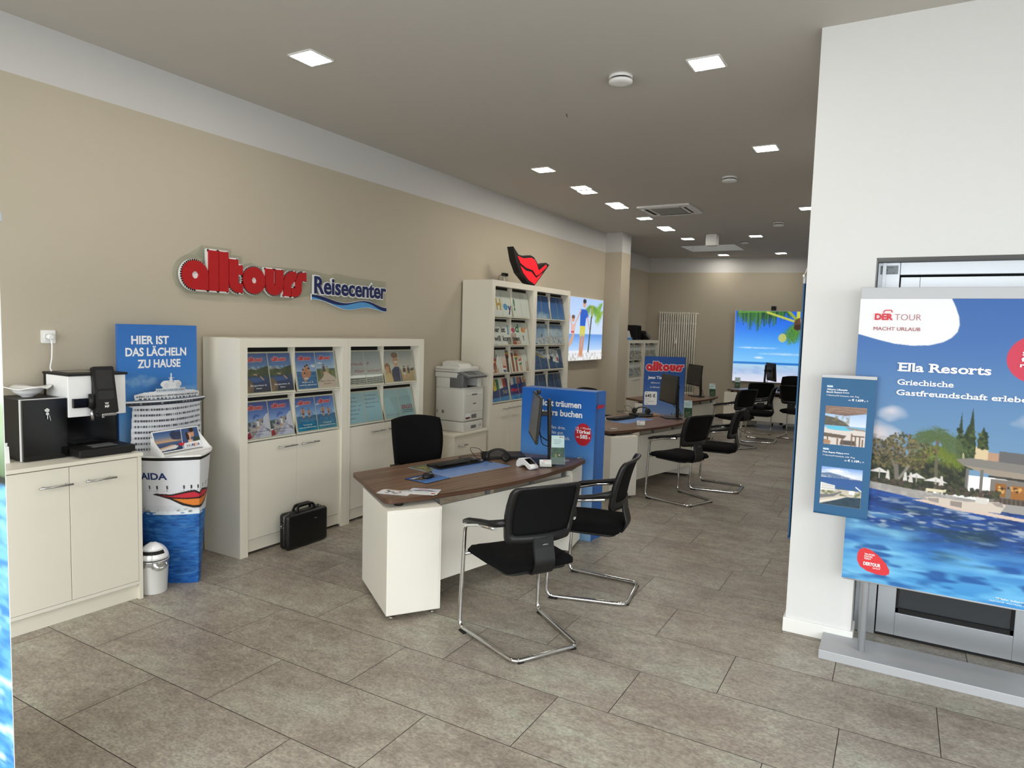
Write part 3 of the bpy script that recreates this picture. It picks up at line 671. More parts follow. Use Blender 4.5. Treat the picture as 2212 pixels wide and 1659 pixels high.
# ------------------------------------------------------------------ bin
t = thing('waste_bin', 'small white bin with a domed flap lid beside the cupboard', 'bin', (-4.1, 2.56, 0), math.radians(-35))
b = MB(); b.lathe([(.076, 0), (.079, .004), (.09, .208), (.094, .21), (.094, .218), (.088, .218), (.08, .1)], 'white', 36); b.build('bucket', t)
b = MB()
def dome(u, v):
    a = 2 * math.pi * u; ph = math.radians(4 + 82 * v); r, h = .091, .1; p = Vector((r * math.cos(ph) * math.cos(a), r * math.cos(ph) * math.sin(a), .218 + h * math.sin(ph))); return p, Vector((math.cos(ph) * math.cos(a), math.cos(ph) * math.sin(a), math.sin(ph)))
b.shell(dome, 40, 10, .003, 'gwhite'); b.build('dome_lid', t)
b = MB()
def flap(u, v):
    a = math.radians(-58 + 116 * u); ph = math.radians(38 + 45 * v); r, h = .097, .106; p = Vector((r * math.cos(ph) * math.cos(a), r * math.cos(ph) * math.sin(a), .222 + h * math.sin(ph))); return p, Vector((math.cos(ph) * math.cos(a), math.cos(ph) * math.sin(a), math.sin(ph)))
b.shell(flap, 16, 8, .003, 'gwhite'); b.build('swing_flap', t)
b = MB()
def slot(u, v):
    a = math.radians(-52 + 104 * u); ph = math.radians(24 + 13 * v); r, h = .0935, .1025; p = Vector((r * math.cos(ph) * math.cos(a), r * math.cos(ph) * math.sin(a), .219 + h * math.sin(ph))); return p, Vector((math.cos(ph) * math.cos(a), math.cos(ph) * math.sin(a), math.sin(ph)))
b.shell(slot, 16, 3, .001, 'dark'); b.build('opening', t)
b = MB()
def bag(u, v):
    a = 2 * math.pi * u; r = .0955 + .004 * math.sin(9 * a) * (1 - v) + (.05 * max(0, math.cos(a - .5)) ** 12) * (1 - abs(v - .35)); p = Vector((r * math.cos(a), r * math.sin(a), .175 + .045 * v - .012 * math.sin(5 * a) * (1 - v))); return p, Vector((math.cos(a), math.sin(a), 0))
b.shell(bag, 72, 5, .0006, clear('plastic_film', (236, 236, 236), .22, .2)); b.build('liner', t)

# ------------------------------------------------------------------ cruise display: board, ship tower, leaflet box
def ship_photo(w=190, h=220):
    p = Pic(w, h); p.m[:] = False; R = random.Random(5)
    def draw(pts, c): k = p.inside(pts); p.m |= k; p.put(k, c)
    def rows(x0, x1, y, hh, n, seed, sag=0.0, c=(58, 62, 70)):
        r = random.Random(seed)
        for i in range(n):
            a = x0 + (x1 - x0) * (i + .12) / n; wd = (x1 - x0) / n * r.uniform(.5, .8); s = sag * (1 - ((a - .5) / .4) ** 2)
            p.rect(a, y + s, a + wd, y + hh + s, c if r.random() < .75 else (130, 132, 138))
    draw([(.1, .36), (.9, .36), (.915, .6), (.93, 1), (.07, 1), (.085, .6)], (214, 216, 222))
    draw([(.1, .45), (.0, .405), (.0, .37), (1, .37), (1, .405), (.9, .45)], (206, 210, 218))
    p.rect(.0, .392, 1.0, .428, (24, 28, 36)); rows(.03, .97, .396, .02, 22, 3, 0, (52, 60, 72)); p.rect(0, .362, 1, .372, (70, 86, 104)); p.rect(0, .376, 1, .39, (232, 234, 238))
    draw([(.11, .3), (.89, .3), (.885, .362), (.115, .362)], (216, 219, 225)); rows(.13, .87, .318, .016, 34, 11, -.006); rows(.15, .85, .343, .016, 16, 12)
    draw([(.11, .3), (.2, .275), (.36, .262), (.64, .262), (.8, .275), (.89, .3)], (228, 230, 234))
    draw([(.32, .235), (.68, .235), (.68, .285), (.32, .285)], (206, 214, 222)); rows(.33, .67, .25, .02, 16, 21, 0, (120, 136, 150))
    draw([(.42, .22), (.58, .22), (.62, .238), (.38, .238)], (230, 232, 236))
    for cx in (.43, .57): k = ((p.X - cx) / .055) ** 2 + ((p.Y - .19) / .045) ** 2 < 1; p.m |= k; p.put(k, (226, 228, 232)); p.ell(cx + .015, .2, .035, .03, (200, 203, 210), .6)
    draw([(.485, .1), (.505, .1), (.53, .22), (.46, .22)], (222, 225, 230)); draw([(.43, .148), (.57, .148), (.57, .153), (.43, .153)], (222, 225, 230)); draw([(.46, .115), (.54, .115), (.54, .12), (.46, .12)], (222, 225, 230)); draw([(.493, .055), (.503, .055), (.503, .11), (.493, .11)], (226, 228, 232))
    for k in range(8):
        y = .455 + .066 * k; s = .012
        p.put(p.inside([(.085, y), (.3, y + s), (.5, y + s * 1.5), (.7, y + s), (.915, y), (.915, y + .028), (.7, y + .028 + s), (.5, y + .028 + s * 1.5), (.3, y + .028 + s), (.085, y + .028)]), (196, 199, 206)); rows(.11, .9, y + .002, .024, 30, 40 + k, .014)
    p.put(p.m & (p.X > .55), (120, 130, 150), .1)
    return p
TC = (-4.4, 2.81)
t = thing('cruise_display', 'tall cruise advertising stand with a blue board and a ship bow shaped column', 'advertising display', (TC[0], TC[1], 0))
b = MB(); b.box(-.022, .0, -.285, .285, .3, 1.72, 'blue', .002); b.box(-.022, 0, -.25, .25, 0, .3, 'blue'); bo = b.build('back_board', t)
p = Pic(120, 190); p.grad(0, 1, [(54, 112, 188), (60, 124, 200), (92, 152, 212), (150, 184, 214)]); p.puff(.25, .42, .3, .06, (170, 196, 222), .7, 3); p.puff(.8, .5, .35, .05, (150, 185, 220), .5, 4)
pic_mesh('sky_print', p, bo, (.0012, -.283, 1.718), (0, .566, 0), (0, 0, -.9), 'paper')
b = MB()
for s, y0, z, w in (('HIER IST', -.195, 1.59, .265), ('DAS LÄCHELN', -.235, 1.51, .435), ('ZU HAUSE', -.155, 1.43, .31)): text(b, s, frame((.0022, y0, z), (0, 1, 0), (0, 0, 1)), .052, 'txtw', .03, w)
b.build('headline', bo)
pic_mesh('ship_cut_out', ship_photo(), t, (.06, -.3, 1.43), (0, .6, 0), (0, 0, -.57), 'paper', warp=lambda u, v: np.stack([.07 * (1 - (2 * u - 1) ** 2), 0 * u, 0 * u], -1), thick=.004)
def bowpt(s, z):       # s from -1 (left rear) over 0 (bow) to 1 (right rear)
    k = z / .86; hw = .15 + .105 * k; d = .4 + .03 * k; x = d - (d - .09) * abs(s) ** 1.25; return x, math.copysign(hw * math.sin(min(1, abs(s) * 1.05) * math.pi / 2) ** 1.1, s)
P_ = Pic(240, 230, (222, 224, 228))
P_.sea(.42, 1, (44, 108, 178), (30, 92, 168), (14, 54, 118), (110, 164, 214), 9, 16, 70)
P_.put(P_.box(0, .405, 1.01, .435) & (vnoise(P_.w, P_.h, 30, 60, 4) > .45), (228, 236, 242)); P_.rect(0, .36, 1, .405, (214, 217, 222))
P_.mott(P_.box(0, .385, 1, .42), (70, 70, 74), 26, 60, 8, .7, .6, .8)
for x in (.14, .2, .27, .38, .43, .48, .56, .63, .7, .78, .84): P_.rect(x, .2, x + .011, .228, (40, 42, 50)); P_.rect(x, .236, x + .006, .246, (80, 80, 86)); P_.rect(x - .02, .242, x - .01, .245, (90, 90, 96))
def lips(sx):
    f = lambda x, y: (.5 + sx * x, y)
    P_.poly([f(.335, .272), f(.31, .262), f(.2, .27), f(.1, .247), f(.04, .24), f(0, .262), f(0, .385), f(.05, .385), f(.13, .36), f(.21, .31), f(.29, .282)], (26, 22, 22))
    P_.poly([f(.29, .275), f(.2, .282), f(.1, .262), f(.045, .256), f(0, .278), f(0, .3), f(.1, .302), f(.2, .292)], (196, 44, 60)); P_.poly([f(.27, .287), f(.2, .303), f(.1, .312), f(0, .312), f(0, .366), f(.05, .366), f(.12, .344), f(.19, .306)], (222, 128, 52))
lips(-1); lips(1)
def wrap(u, v):
    s = 2 * u - 1; z = .84 * (1 - v); k = z / .86; hw = .15 + .105 * k; d = .4 + .03 * k
    x = d - (d - .09) * np.abs(s) ** 1.25; y = np.sign(s) * hw * np.sin(np.minimum(1, np.abs(s) * 1.05) * np.pi / 2) ** 1.1
    return np.stack([x, y, z], -1)
col = pic_mesh('bow_column', P_, t, (0, 0, 0), (0, 0, 0), (0, 0, 0), 'paper', warp=wrap)
b = MB()
for s, al in ((-1, 'L'),):
    vs, fs = glyphs('AIDA', .03); i = b.mi('txtn'); x0 = min(v.x for v in vs); x1 = max(v.x for v in vs)
    def pt(v):
        ss = -.84 + (v.x - x0) / (x1 - x0) * .4; z = .715 + v.y / CAPH * .042; x, y = bowpt(ss, z); return (x + .0015, y - .0008, z)
    V_ = [b.bm.verts.new(pt(v)) for v in vs]
    for f in fs: b.bm.faces.new([V_[a] for a in f]).material_index = i
b.build('bow_lettering', col)
lid = [bowpt(-1 + k / 20, .86) for k in range(41)]
lid = [((x - .1) * 1.03 + .1, y * 1.05) for x, y in lid] + [(.02, .2), (.02, -.2)]
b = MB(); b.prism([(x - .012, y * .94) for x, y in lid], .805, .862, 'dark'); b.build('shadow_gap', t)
b = MB(); b.prism(lid, .862, .874, 'white'); b.build('lid', t)
t2 = thing('leaflet_box', 'white counter box of postcards with a sunset ship and a hugging couple', 'leaflet holder', (TC[0] + .28, TC[1] - .02, .874), math.radians(8))
Xl = frame((-.02, 0, .012), (0, 1, 0), (-.36, 0, 1))
b = MB(); b.box(-.07, .05, -.19, .19, 0, .004, 'white'); b.box(.046, .05, -.19, .19, 0, .014, 'white')
for s in (-1, 1): b.prism([(-.07, 0), (.05, 0), (.05, .012), (-.07, .12)], s * .19 - .002, s * .19 + .002, 'white', frame((0, 0, 0), (1, 0, 0), (0, 0, 1)))
b.prism(rrect(-.186, .186, 0, .15, .004), -.004, 0, 'white', Xl); b.build('tray', t2)
p = Pic(110, 50); p.grad(0, .55, [(52, 84, 140), (96, 122, 160), (222, 168, 118)]); p.grad(.55, 1, [(84, 104, 140), (24, 44, 84)]); p.blobs(.36, .18, .62, .4, 16, .06, [(58, 70, 100), (44, 54, 84)], 3, .8); p.poly([(.05, .8), (.4, .72), (.48, .82), (.4, .92), (.08, .95)], (222, 216, 214)); p.poly([(.05, .8), (.35, .7), (.4, .76), (.06, .86)], (204, 170, 140)); p.poly([(.63, 0), (1, 0), (1, 1), (.55, 1)], (60, 86, 132))
p.ell(.84, .28, .05, .2, (206, 150, 120)); p.ell(.84, .12, .055, .12, (44, 30, 24)); p.ell(.76, .42, .045, .18, (224, 170, 140)); p.ell(.725, .45, .035, .25, (52, 34, 26)); p.poly([(.86, .48), (1, .52), (1, 1), (.82, 1)], (52, 66, 50)); p.poly([(.72, .6), (.82, .6), (.84, 1), (.68, 1)], (226, 186, 160)); p.line(.615, 0, .56, 1, .012, (240, 240, 242)); p.poly([(.6, .74), (1, .7), (1, 1), (.58, 1)], (240, 240, 244)); p.poly([(.47, .72), (.53, .67), (.58, .7), (.64, .64), (.6, .8), (.53, .84)], (196, 40, 54))
pm = pic_mesh('postcards', p, t2, Xl @ Vector((-.178, .142, .001)), (0, .356, 0), Xl.to_3x3() @ Vector((0, -.135, 0)), 'gloss')
b = MB(); Xt = Xl @ Matrix.Translation((.055, .014, .0022)); text(b, 'Hi', Xt, .018, 'txtk', 0, .03); text(b, 'AI', Xt @ Matrix.Translation((.036, 0, 0)), .018, 'txtn', .03, .028); text(b, 'D', Xt @ Matrix.Translation((.067, 0, 0)), .018, mat('print_orange', (228, 140, 60), .5), .03, .02); text(b, 'A', Xt @ Matrix.Translation((.088, 0, 0)), .018, 'txtn', .03, .021); b.build('card_lettering', pm)
# ------------------------------------------------------------------ pictures for the brochure cabinets
def sheet_lake():
    p = Pic(48, 80); p.grad(0, .4, [(52, 84, 150), (96, 134, 190)]); p.poly([(0, .42), (.08, .33), (.16, .37), (.25, .32), (.36, .4), (.5, .36), (.6, .4), (1, .36), (1, .5), (0, .5)], (120, 132, 150)); p.mott(p.box(0, .33, 1, .42), (206, 210, 216), 20, 20, 3, .6)
    p.poly([(0, .44), (.25, .4), (.5, .43), (.75, .36), (1, .33), (1, .62), (0, .6)], (40, 56, 30)); p.mott(p.box(0, .42, 1, .6), (84, 100, 44), 18, 14, 5, .8); p.grad(.58, 1, [(30, 62, 84), (14, 40, 92), (8, 18, 44)]); p.ell(.3, .68, .5, .06, (34, 84, 158), .8)
    p.poly([(0, .66), (.14, .64), (.26, .74), (.3, .86), (.26, 1), (0, 1)], (104, 82, 64)); p.mott(p.box(0, .66, .28, 1), (150, 118, 88), 10, 14, 6, .7)
    p.line(.36, .54, .52, .55, .05, (216, 168, 132)); p.line(.52, .55, .62, .6, .06, (40, 42, 48)); p.line(.62, .6, .74, .68, .05, (206, 156, 120)); return p, ('Bergwelten &', 'Seen'), 'txtw'
def sheet_family():
    p = Pic(48, 80); p.grad(0, .53, [(58, 90, 158), (104, 140, 202), (156, 178, 216)]); p.puff(.86, .38, .22, .06, (236, 238, 244), 1, 3); p.sea(.53, 1, (58, 116, 170), (24, 92, 150), (18, 62, 112), (104, 160, 200), 4, 8, 26); p.rect(0, .525, .2, .54, (44, 66, 96))
    for x, y, r in ((.34, .5, .055), (.45, .41, .05), (.55, .38, .055), (.62, .47, .055), (.4, .6, .05)): p.ell(x, y + .1, .1, .1, SKIN2); p.ell(x, y, r, r * .8, SKIN); p.ell(x, y - .025, r, r * .5, (62, 42, 34))
    p.ell(.48, .66, .18, .045, SKIN2); p.ell(.46, .72, .13, .025, (210, 226, 236), .7); return p, ('Mallorca &', 'westliches Mittelmeer'), 'txtw'
def sheet_dune():
    p = Pic(48, 80); p.grad(0, .46, [(64, 98, 160), (116, 152, 204), (182, 200, 222)]); p.puff(.2, .31, .25, .03, (232, 236, 242), 1, 5); p.rect(0, .46, 1, .5, (70, 110, 140)); p.rect(0, .49, 1, 1, (104, 112, 70)); p.mott(p.box(0, .49, 1, .85), (66, 76, 44), 14, 18, 3, .8); p.mott(p.box(0, .49, 1, .85), (160, 158, 104), 18, 20, 9, .6)
    p.poly([(.42, .56), (.56, .56), (.7, .64), (.95, .74), (1, .8), (1, 1), (0, 1), (0, .86), (.3, .7)], (206, 184, 168)); figure(p, .38, .64, .3, (66, 78, 104), (60, 62, 70)); figure(p, .56, .64, .24, (150, 160, 110), (170, 150, 120)); return p, ('Meer, Natur &', 'Erleben'), 'txtk'
def sheet_island():
    p = Pic(48, 80); p.grad(0, .6, [(44, 62, 142), (90, 124, 200), (150, 176, 222)]); p.poly([(0, .56), (.3, .54), (.5, .6), (.5, .8), (0, .8)], (64, 82, 92)); p.poly([(.3, .66), (.5, .52), (.75, .46), (.8, .6), (.6, 1), (.05, 1), (.12, .78)], (150, 136, 134)); p.mott(p.box(.1, .55, .8, 1), (206, 198, 200), 12, 16, 4, .8); p.ell(.34, .66, .07, .035, (40, 54, 120)); p.ell(.72, .56, .05, .03, (36, 48, 110))
    p.poly([(.22, 1), (.5, .78), (.72, .62), (.78, .44), (.9, .36), (1, .33), (1, 1)], (206, 204, 224)); p.poly([(.3, .98), (.72, .64), (.8, .66), (.5, 1)], (176, 174, 204)); p.poly([(.72, .7), (.98, .8), (1, .9)], (120, 116, 142)); p.poly([(0, .84), (.14, .82), (.2, .96), (.1, 1), (0, 1)], (150, 20, 54))
    figure(p, .52, .76, .27, (226, 226, 238), (226, 226, 238), arms='up'); p.poly([(.34, .4), (.46, .33), (.62, .37), (.62, .42), (.5, .4), (.42, .44), (.34, .5)], (52, 90, 180)); return p, ('Griechenland &', 'Zypern'), 'txtn'
def sheet_paddle():
    p = Pic(48, 80); p.grad(0, .56, [(44, 82, 164), (92, 136, 206), (150, 184, 226)]); p.puff(.12, .24, .16, .03, (238, 240, 246), 1, 4); p.sea(.55, 1, (44, 104, 160), (30, 140, 168), (18, 72, 124), (90, 176, 200), 6, 8, 28)
    for x, h in ((.36, .32), (.66, .27)): figure(p, x, .62, h, SKIN2, (90, 60, 70)); p.line(x - .05, .62, x + .12, .615, .03, (34, 52, 70)); p.line(x + (.1 if x > .5 else -.1), .45, x + (.24 if x > .5 else -.24), .6, .018, (40, 40, 50))
    return p, ('Türkei &', 'östliches Mittelmeer'), 'txtw'
ERGO_A = Pic(96, 80); ERGO_A.grad(0, .72, [(150, 156, 160), (176, 178, 178), (186, 186, 182)]); ERGO_A.puff(.3, .55, .5, .12, (160, 164, 164), .6, 4); ERGO_A.rect(0, .8, 1.01, 1, (126, 128, 122))
for k in range(7): y = .81 + .028 * k; ERGO_A.poly([(0, y + .03), (.4, y + .012), (1, y - .03), (1, y - .012), (.4, y + .026), (0, y + .044)], (228, 224, 214) if k % 2 else (70, 70, 62))
ERGO_B = Pic(96, 80); ERGO_B.grad(0, .66, [(150, 152, 154), (186, 182, 176), (204, 198, 186)]); ERGO_B.grad(.64, 1, [(196, 172, 130), (176, 150, 108)]); ERGO_B.poly([(.72, .66), (1, .56), (1, .66)], (70, 66, 56))
p = ERGO_B; p.ell(.37, .32, .085, .19, (206, 156, 120)); p.ell(.35, .14, .1, .09, (120, 90, 64)); p.poly([(.28, .1), (.36, .05), (.46, .1), (.45, .2), (.28, .22)], (134, 102, 74)); p.poly([(.2, 1), (.22, .62), (.32, .52), (.44, .52), (.54, .6), (.56, 1)], (46, 54, 84)); p.line(.34, .36, .42, .37, .03, (240, 232, 226)); p.ell(.33, .28, .012, .014, (60, 40, 30)); p.ell(.41, .28, .012, .014, (60, 40, 30))
p.ell(.09, .56, .07, .15, (206, 152, 114)); p.poly([(.0, .44), (.1, .38), (.17, .46), (.19, .74), (.14, .7), (.13, .5), (.04, .5), (.0, .6)], (146, 106, 66)); p.poly([(.0, .76), (.16, .72), (.22, .84), (.24, 1), (0, 1)], (214, 184, 130)); figure(p, .66, .92, .42, (52, 50, 52), (214, 210, 204)); figure(p, .8, .86, .36, (92, 86, 80), (110, 96, 80))
ERGO_C = Pic(96, 80); ERGO_C.grad(0, 1, [(168, 196, 204), (156, 196, 212), (150, 192, 208)])
ERGO_D = Pic(96, 80); ERGO_D.grad(0, 1, [(166, 196, 202), (152, 190, 200)]); ERGO_D.poly([(.2, .3), (.92, .26), (.94, .9), (.4, 1)], (146, 178, 184))

def cabinet(label, y0, y1, x=-4.141, h=1.638, rows=((1.215, 1.568), (.868, 1.198)), sheets=None, depth=.415, unit_labels=None, names=None, scale=1.0):
    """a pair of brochure cabinets standing against a wall; the front looks along +x"""
    made = []; L = (y1 - y0) / 2
    for un in range(2):
        a = y0 + un * L; t = thing('brochure_cabinet', label[un], 'brochure cabinet', (x, a, 0), 0, 'cream brochure cabinets along the wall')
        p0, p1 = (.07, .052) if un == 0 else (.05, .072)
        b = MB(); bx = lambda *q, **k: b.box(*q, **k)
        bx(-depth, 0, 0, .022 if un == 0 else .02, 0.0, h, 'cab', bev=.001); bx(-depth, 0, L - .022, L, 0.0, h, 'cab', bev=.001)
        bx(-.02, .0, .022, p0, 0, h, 'cab', bev=.001); bx(-.02, .0, L - p1, L - .022, 0, h, 'cab', bev=.001)
        bx(-depth, -.02, p0 - .018, p0, .02, h - .03, 'cab'); bx(-depth, -.02, L - p1, L - p1 + .018, .02, h - .03, 'cab')
        bx(-depth, 0, p0, L - p1, h - .068, h, 'cab', bev=.001); bx(-depth, -.02, .022, p0, h - .03, h, 'cab'); bx(-depth, -.02, L - p1, L - .022, h - .03, h, 'cab'); bx(-depth, -depth + .012, .022, L - .022, .05, h - .03, 'cab'); bx(-.125, -.115, p0 - .001, L - p1 + .001, rows[-1][0] - .005, h - .07, 'dark')  # dark sheet close behind the flaps: painted shade of the deep cream interior
        bx(-depth, -.045, p0, L - p1, .05, .1, 'cab'); b.build('carcass', t)
        b = MB(); b.box(-.05, -.03, p0, L - p1, .022, .112, 'cab'); b.build('plinth', t)
        w0, w1 = p0, L - p1; mid = (w0 + w1) / 2; zd = rows[-1][0] - .012
        b = MB(); b.box(-.113, -.055, mid - .011, mid + .011, .112, h - .068, 'cab'); b.build('divider', t)
        for s, (c0, c1) in enumerate(((w0 + .001, mid - .0015), (mid + .0015, w1 - .001))):
            b = MB(); b.box(-.04, -.02, c0, c1, .117, zd, 'cab', .0012); dr = b.build('door', t)
            hl = .19 * scale; hy = c1 - hl - .015 if s == 0 else c0 + .028; handle(dr, (-.02, hy, zd - .065), (0, 1, 0), hl, (1, 0, 0))
        for r, (z0, z1) in enumerate(rows):
            b = MB(); b.box(-.113, -.06, w0, w1, z0 - .022, z0 - .008, 'cab'); b.build('shelf', t)
            for s in range(2):
                c0, c1 = (w0 + .006, mid - .012) if s == 0 else (mid + .012, w1 - .02)
                f = bpy.data.objects.new('display_flap', None); COL.objects.link(f); f.empty_display_size = .1
                f.parent = t; f.location = (-.022, c0, z0); ft = z1 - z0 - .035; wd = c1 - c0
                V = Vector((-.062, 0, ft)); Xf = frame((0, 0, 0), (0, 1, 0), V); hh = V.length
                b = MB(); b.prism([(0, 0), (wd, 0), (wd, hh), (0, hh)], -.012, 0, mat('flap_board', (196, 192, 172), .5) if 'flap' not in M else M['flap'], Xf); b.prism([(-.001, .0), (wd + .001, 0), (wd + .001, .006), (-.001, .006)], 0, .006, 'cab', Xf); M.setdefault('flap', b.mats[0]); b.build('flap_board', f)
                sheets(un, r, s, f, Xf, wd, hh)
                b = MB(); b.prism([(.002, .004), (wd - .002, .004), (wd - .002, hh - .004), (.002, hh - .004)], .003, .0036, 'acrylic', Xf); b.build('clear_pane', f)
        made.append(t)
    return made

def put_pic(name, p, f, Xf, x0, x1, y0, y1, z=.0008, m='paper'):
    R3 = Xf.to_3x3(); return pic_mesh(name, p, f, Xf @ Vector((x0, y1, z)), R3 @ Vector((x1 - x0, 0, 0)), R3 @ Vector((0, y0 - y1, 0)), m)
def alltours_sheet(fn, f, Xf, x0, x1, y0, y1):
    p, cap, m = fn; o = put_pic('brochure_sheet', p, f, Xf, x0, x1, y0, y1); w, h = x1 - x0, y1 - y0
    b = MB(); alltours(b, Xf @ Matrix.Translation((x0 + w * .14, y1 - h * .215, .0009)), w * .66, 'txtr', 'txtw', .012, .0003, 0)
    for k, s in enumerate(cap): text(b, s, Xf @ Matrix.Translation((x0 + w * .5, y0 + h * (.19 - .075 * k) - h * .03, .0012)), h * .034, m, 0.01, min(w * .9, w * .057 * len(s)), 'C')
    b.build('sheet_lettering', o)
def sheets_low(un, r, s, f, Xf, wd, hh):
    m_, g = .012, .008; half = (wd - 2 * m_ - g) / 2; spans = ((m_, m_ + half), (m_ + half + g, wd - m_)); y0, y1 = .016, hh - .012
    if un == 0:
        fn = {(0, 0): (sheet_lake, sheet_lake), (0, 1): (sheet_family, sheet_dune), (1, 0): (sheet_island, sheet_island), (1, 1): (sheet_paddle, sheet_paddle)}[(r, s)]
        for q in range(2): alltours_sheet(fn[q](), f, Xf, *spans[q], y0, y1)
        f['label'] = {(0, 0): 'two brochures with a mountain lake and a diving swimmer', (0, 1): 'brochures of a family in the sea and a dune path', (1, 0): 'two brochures of white island houses', (1, 1): 'two brochures of stand up paddlers'}[(r, s)]
        return
    pc = {(0, 0): ERGO_A, (0, 1): ERGO_B, (1, 0): ERGO_C, (1, 1): ERGO_D}[(r, s)]
    os_ = [put_pic('poster_sheet', pc.crop(0 if q == 0 else .52, 0, .48 if q == 0 else 1, 1), f, Xf, *spans[q], y0, y1) for q in range(2)]
    f['label'] = {(0, 0): 'grey beach posters with a two line question', (0, 1): 'posters of two laughing children on a beach', (1, 0): 'pale blue posters with lines of text', (1, 1): 'pale blue posters with a red insurer wordmark'}[(r, s)]
    T = lambda b, q, txt, x, y, cap, m, w, bo=0.0, al='L': text(b, txt, Xf @ Matrix.Translation((spans[q][0] + x * half, y0 + (y1 - y0) * y, .0012)), cap, m, bo, w * half, al)
    for q in range(2):
        b = MB(); done = True
        if (r, s) == (0, 0):
            if q == 0: T(b, 0, 'Urlaub', .02, .58, .026, 'txtdr', .9); T(b, 0, 'Aber', .36, .36, .026, 'txtdr', .6)
            else: T(b, 1, '?', .12, .58, .026, 'txtdr', .12); T(b, 1, 'sicher!', .12, .36, .026, 'txtdr', .82)
        elif (r, s) == (1, 0):
            rows_ = ('Was immer', 'auf Reisen', 'passiert - wir', 'schützen Sie', 'und helfen', 'weiter.') if q == 0 else ('Den passenden', 'Reiseschutz', 'gibt es hier im', 'Reisebüro.')
            for k, tx in enumerate(rows_): T(b, q, tx, .05, .82 - .135 * k if q == 0 else .86 - .13 * k, .0125, 'txtn', .058 * len(tx))
        elif (r, s) == (1, 1):
            if q == 0: T(b, 0, 'Einfach, weil’s wichtig ist.', .06, .1, .008, 'txtdr', .9)
            else:
                T(b, 1, 'ERGO', .16, .27, .036, 'txtdr', .76, .03); X = Xf @ Matrix.Translation((spans[1][0] + .18 * half, y0 + (y1 - y0) * .14, .001)); b.prism([(0, 0), (.76 * half, 0), (.76 * half, .026), (0, .026)], 0, .0003, mat('print_teal', (38, 118, 128), .5), X); text(b, 'Reiseversicherung', X @ Matrix.Translation((.008, .008, .0008)), .01, 'txtw', .01, .68 * half)
        else: done = False
        if done: b.build('sheet_lettering', os_[q])
        else: b.bm.free()
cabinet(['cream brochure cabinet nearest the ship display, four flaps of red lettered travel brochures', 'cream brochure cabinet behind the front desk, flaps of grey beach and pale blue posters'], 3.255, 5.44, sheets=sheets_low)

# pictures running over the tall cabinets
HEY = Pic(160, 160, (232, 232, 228)); SHIP = Pic(160, 160)
p = HEY; Rr = random.Random(3)
def arm(x, y, ang, ln, sk, bands):
    c, s_ = math.cos(ang), math.sin(ang); P2 = lambda a, b: (x + (a * s_ + b * c), y - (a * c - b * s_))
    p.poly([P2(-.3, -.035), P2(-.3, .035), P2(ln, .03), P2(ln, -.03)], sk); p.poly([P2(ln, -.04), P2(ln, .04), P2(ln + .07, .045), P2(ln + .07, -.045)], sk)
    for k, col in enumerate(bands): p.poly([P2(ln + .0 + .022 * k, -.042), P2(ln + .0 + .022 * k, .042), P2(ln + .02 + .022 * k, .042), P2(ln + .02 + .022 * k, -.042)], col)
    for k in range(4): a, b_ = P2(ln + .07, -.034 + .023 * k), P2(ln + .15 + .012 * (k in (1, 2)), -.06 + .04 * k); p.line(a[0], a[1], b_[0], b_[1], .018, sk)
    a, b_ = P2(ln + .03, .04), P2(ln + .1, .085); p.line(a[0], a[1], b_[0], b_[1], .018, sk)
for x, y, an, ln, sk, bd in ((.02, .85, .2, .1, (150, 70, 50), [(206, 40, 40), (240, 240, 240), (206, 40, 40)]), (.1, .78, -.05, .12, (92, 54, 36), [(190, 30, 40), (232, 186, 50), (190, 30, 40)]), (.22, .95, -.5, .14, (206, 150, 110), [(240, 240, 240), (190, 40, 50)]), (.34, .86, .05, .12, (226, 176, 140), [(40, 60, 140), (240, 240, 240), (200, 40, 50)]), (.44, .72, .1, .13, (74, 44, 32), [(30, 30, 30), (190, 30, 30), (220, 180, 40)]), (.56, .66, .0, .13, (150, 84, 52), [(240, 240, 240), (200, 40, 40)]), (.66, .74, .05, .13, (170, 100, 66), [(30, 120, 70), (230, 190, 60), (200, 50, 40)]), (.8, .8, -.15, .13, (226, 180, 150), [(30, 130, 70), (240, 240, 240), (200, 50, 50)]), (.93, .9, .3, .1, (200, 140, 104), [(200, 40, 50), (240, 240, 240)])): arm(x, y, an, ln, sk, bd)
for k, c in enumerate([(140, 30, 60), (214, 190, 60), (30, 120, 60), (236, 236, 236), (190, 60, 50), (60, 50, 110), (236, 236, 236), (40, 130, 190), (190, 80, 50), (110, 60, 100), (170, 130, 90)]): p.poly([(.0 + .09 * k, .76), (.07 + .09 * k, .76), (.1 + .09 * k, .98), (.02 + .09 * k, .98)], c)
p.poly([(0, .9), (.25, .87), (.5, .84), (1, .82), (1, 1), (0, 1)], (36, 52, 110)); p.poly([(0, .965), (.4, .95), (1, .94), (1, 1), (0, 1)], (58, 134, 198))
p = SHIP; p.grad(0, .5, [(40, 84, 156), (64, 112, 178), (128, 158, 196), (190, 204, 220)]); p.puff(.25, .24, .4, .09, (196, 210, 226), .9, 3); p.puff(.7, .36, .6, .12, (206, 216, 228), .9, 6); p.sea(.48, 1, (76, 112, 156), (24, 56, 104), (14, 34, 74), (84, 116, 156), 5, 16, 60)
p.poly([(.12, .43), (.3, .4), (.5, .395), (.9, .42), (1, .41), (1, .5), (.1, .5)], (206, 210, 216)); p.mott(p.box(.12, .4, .95, .5), (96, 110, 130), 50, 60, 4, .8); p.ell(.28, .39, .02, .02, (60, 70, 90))
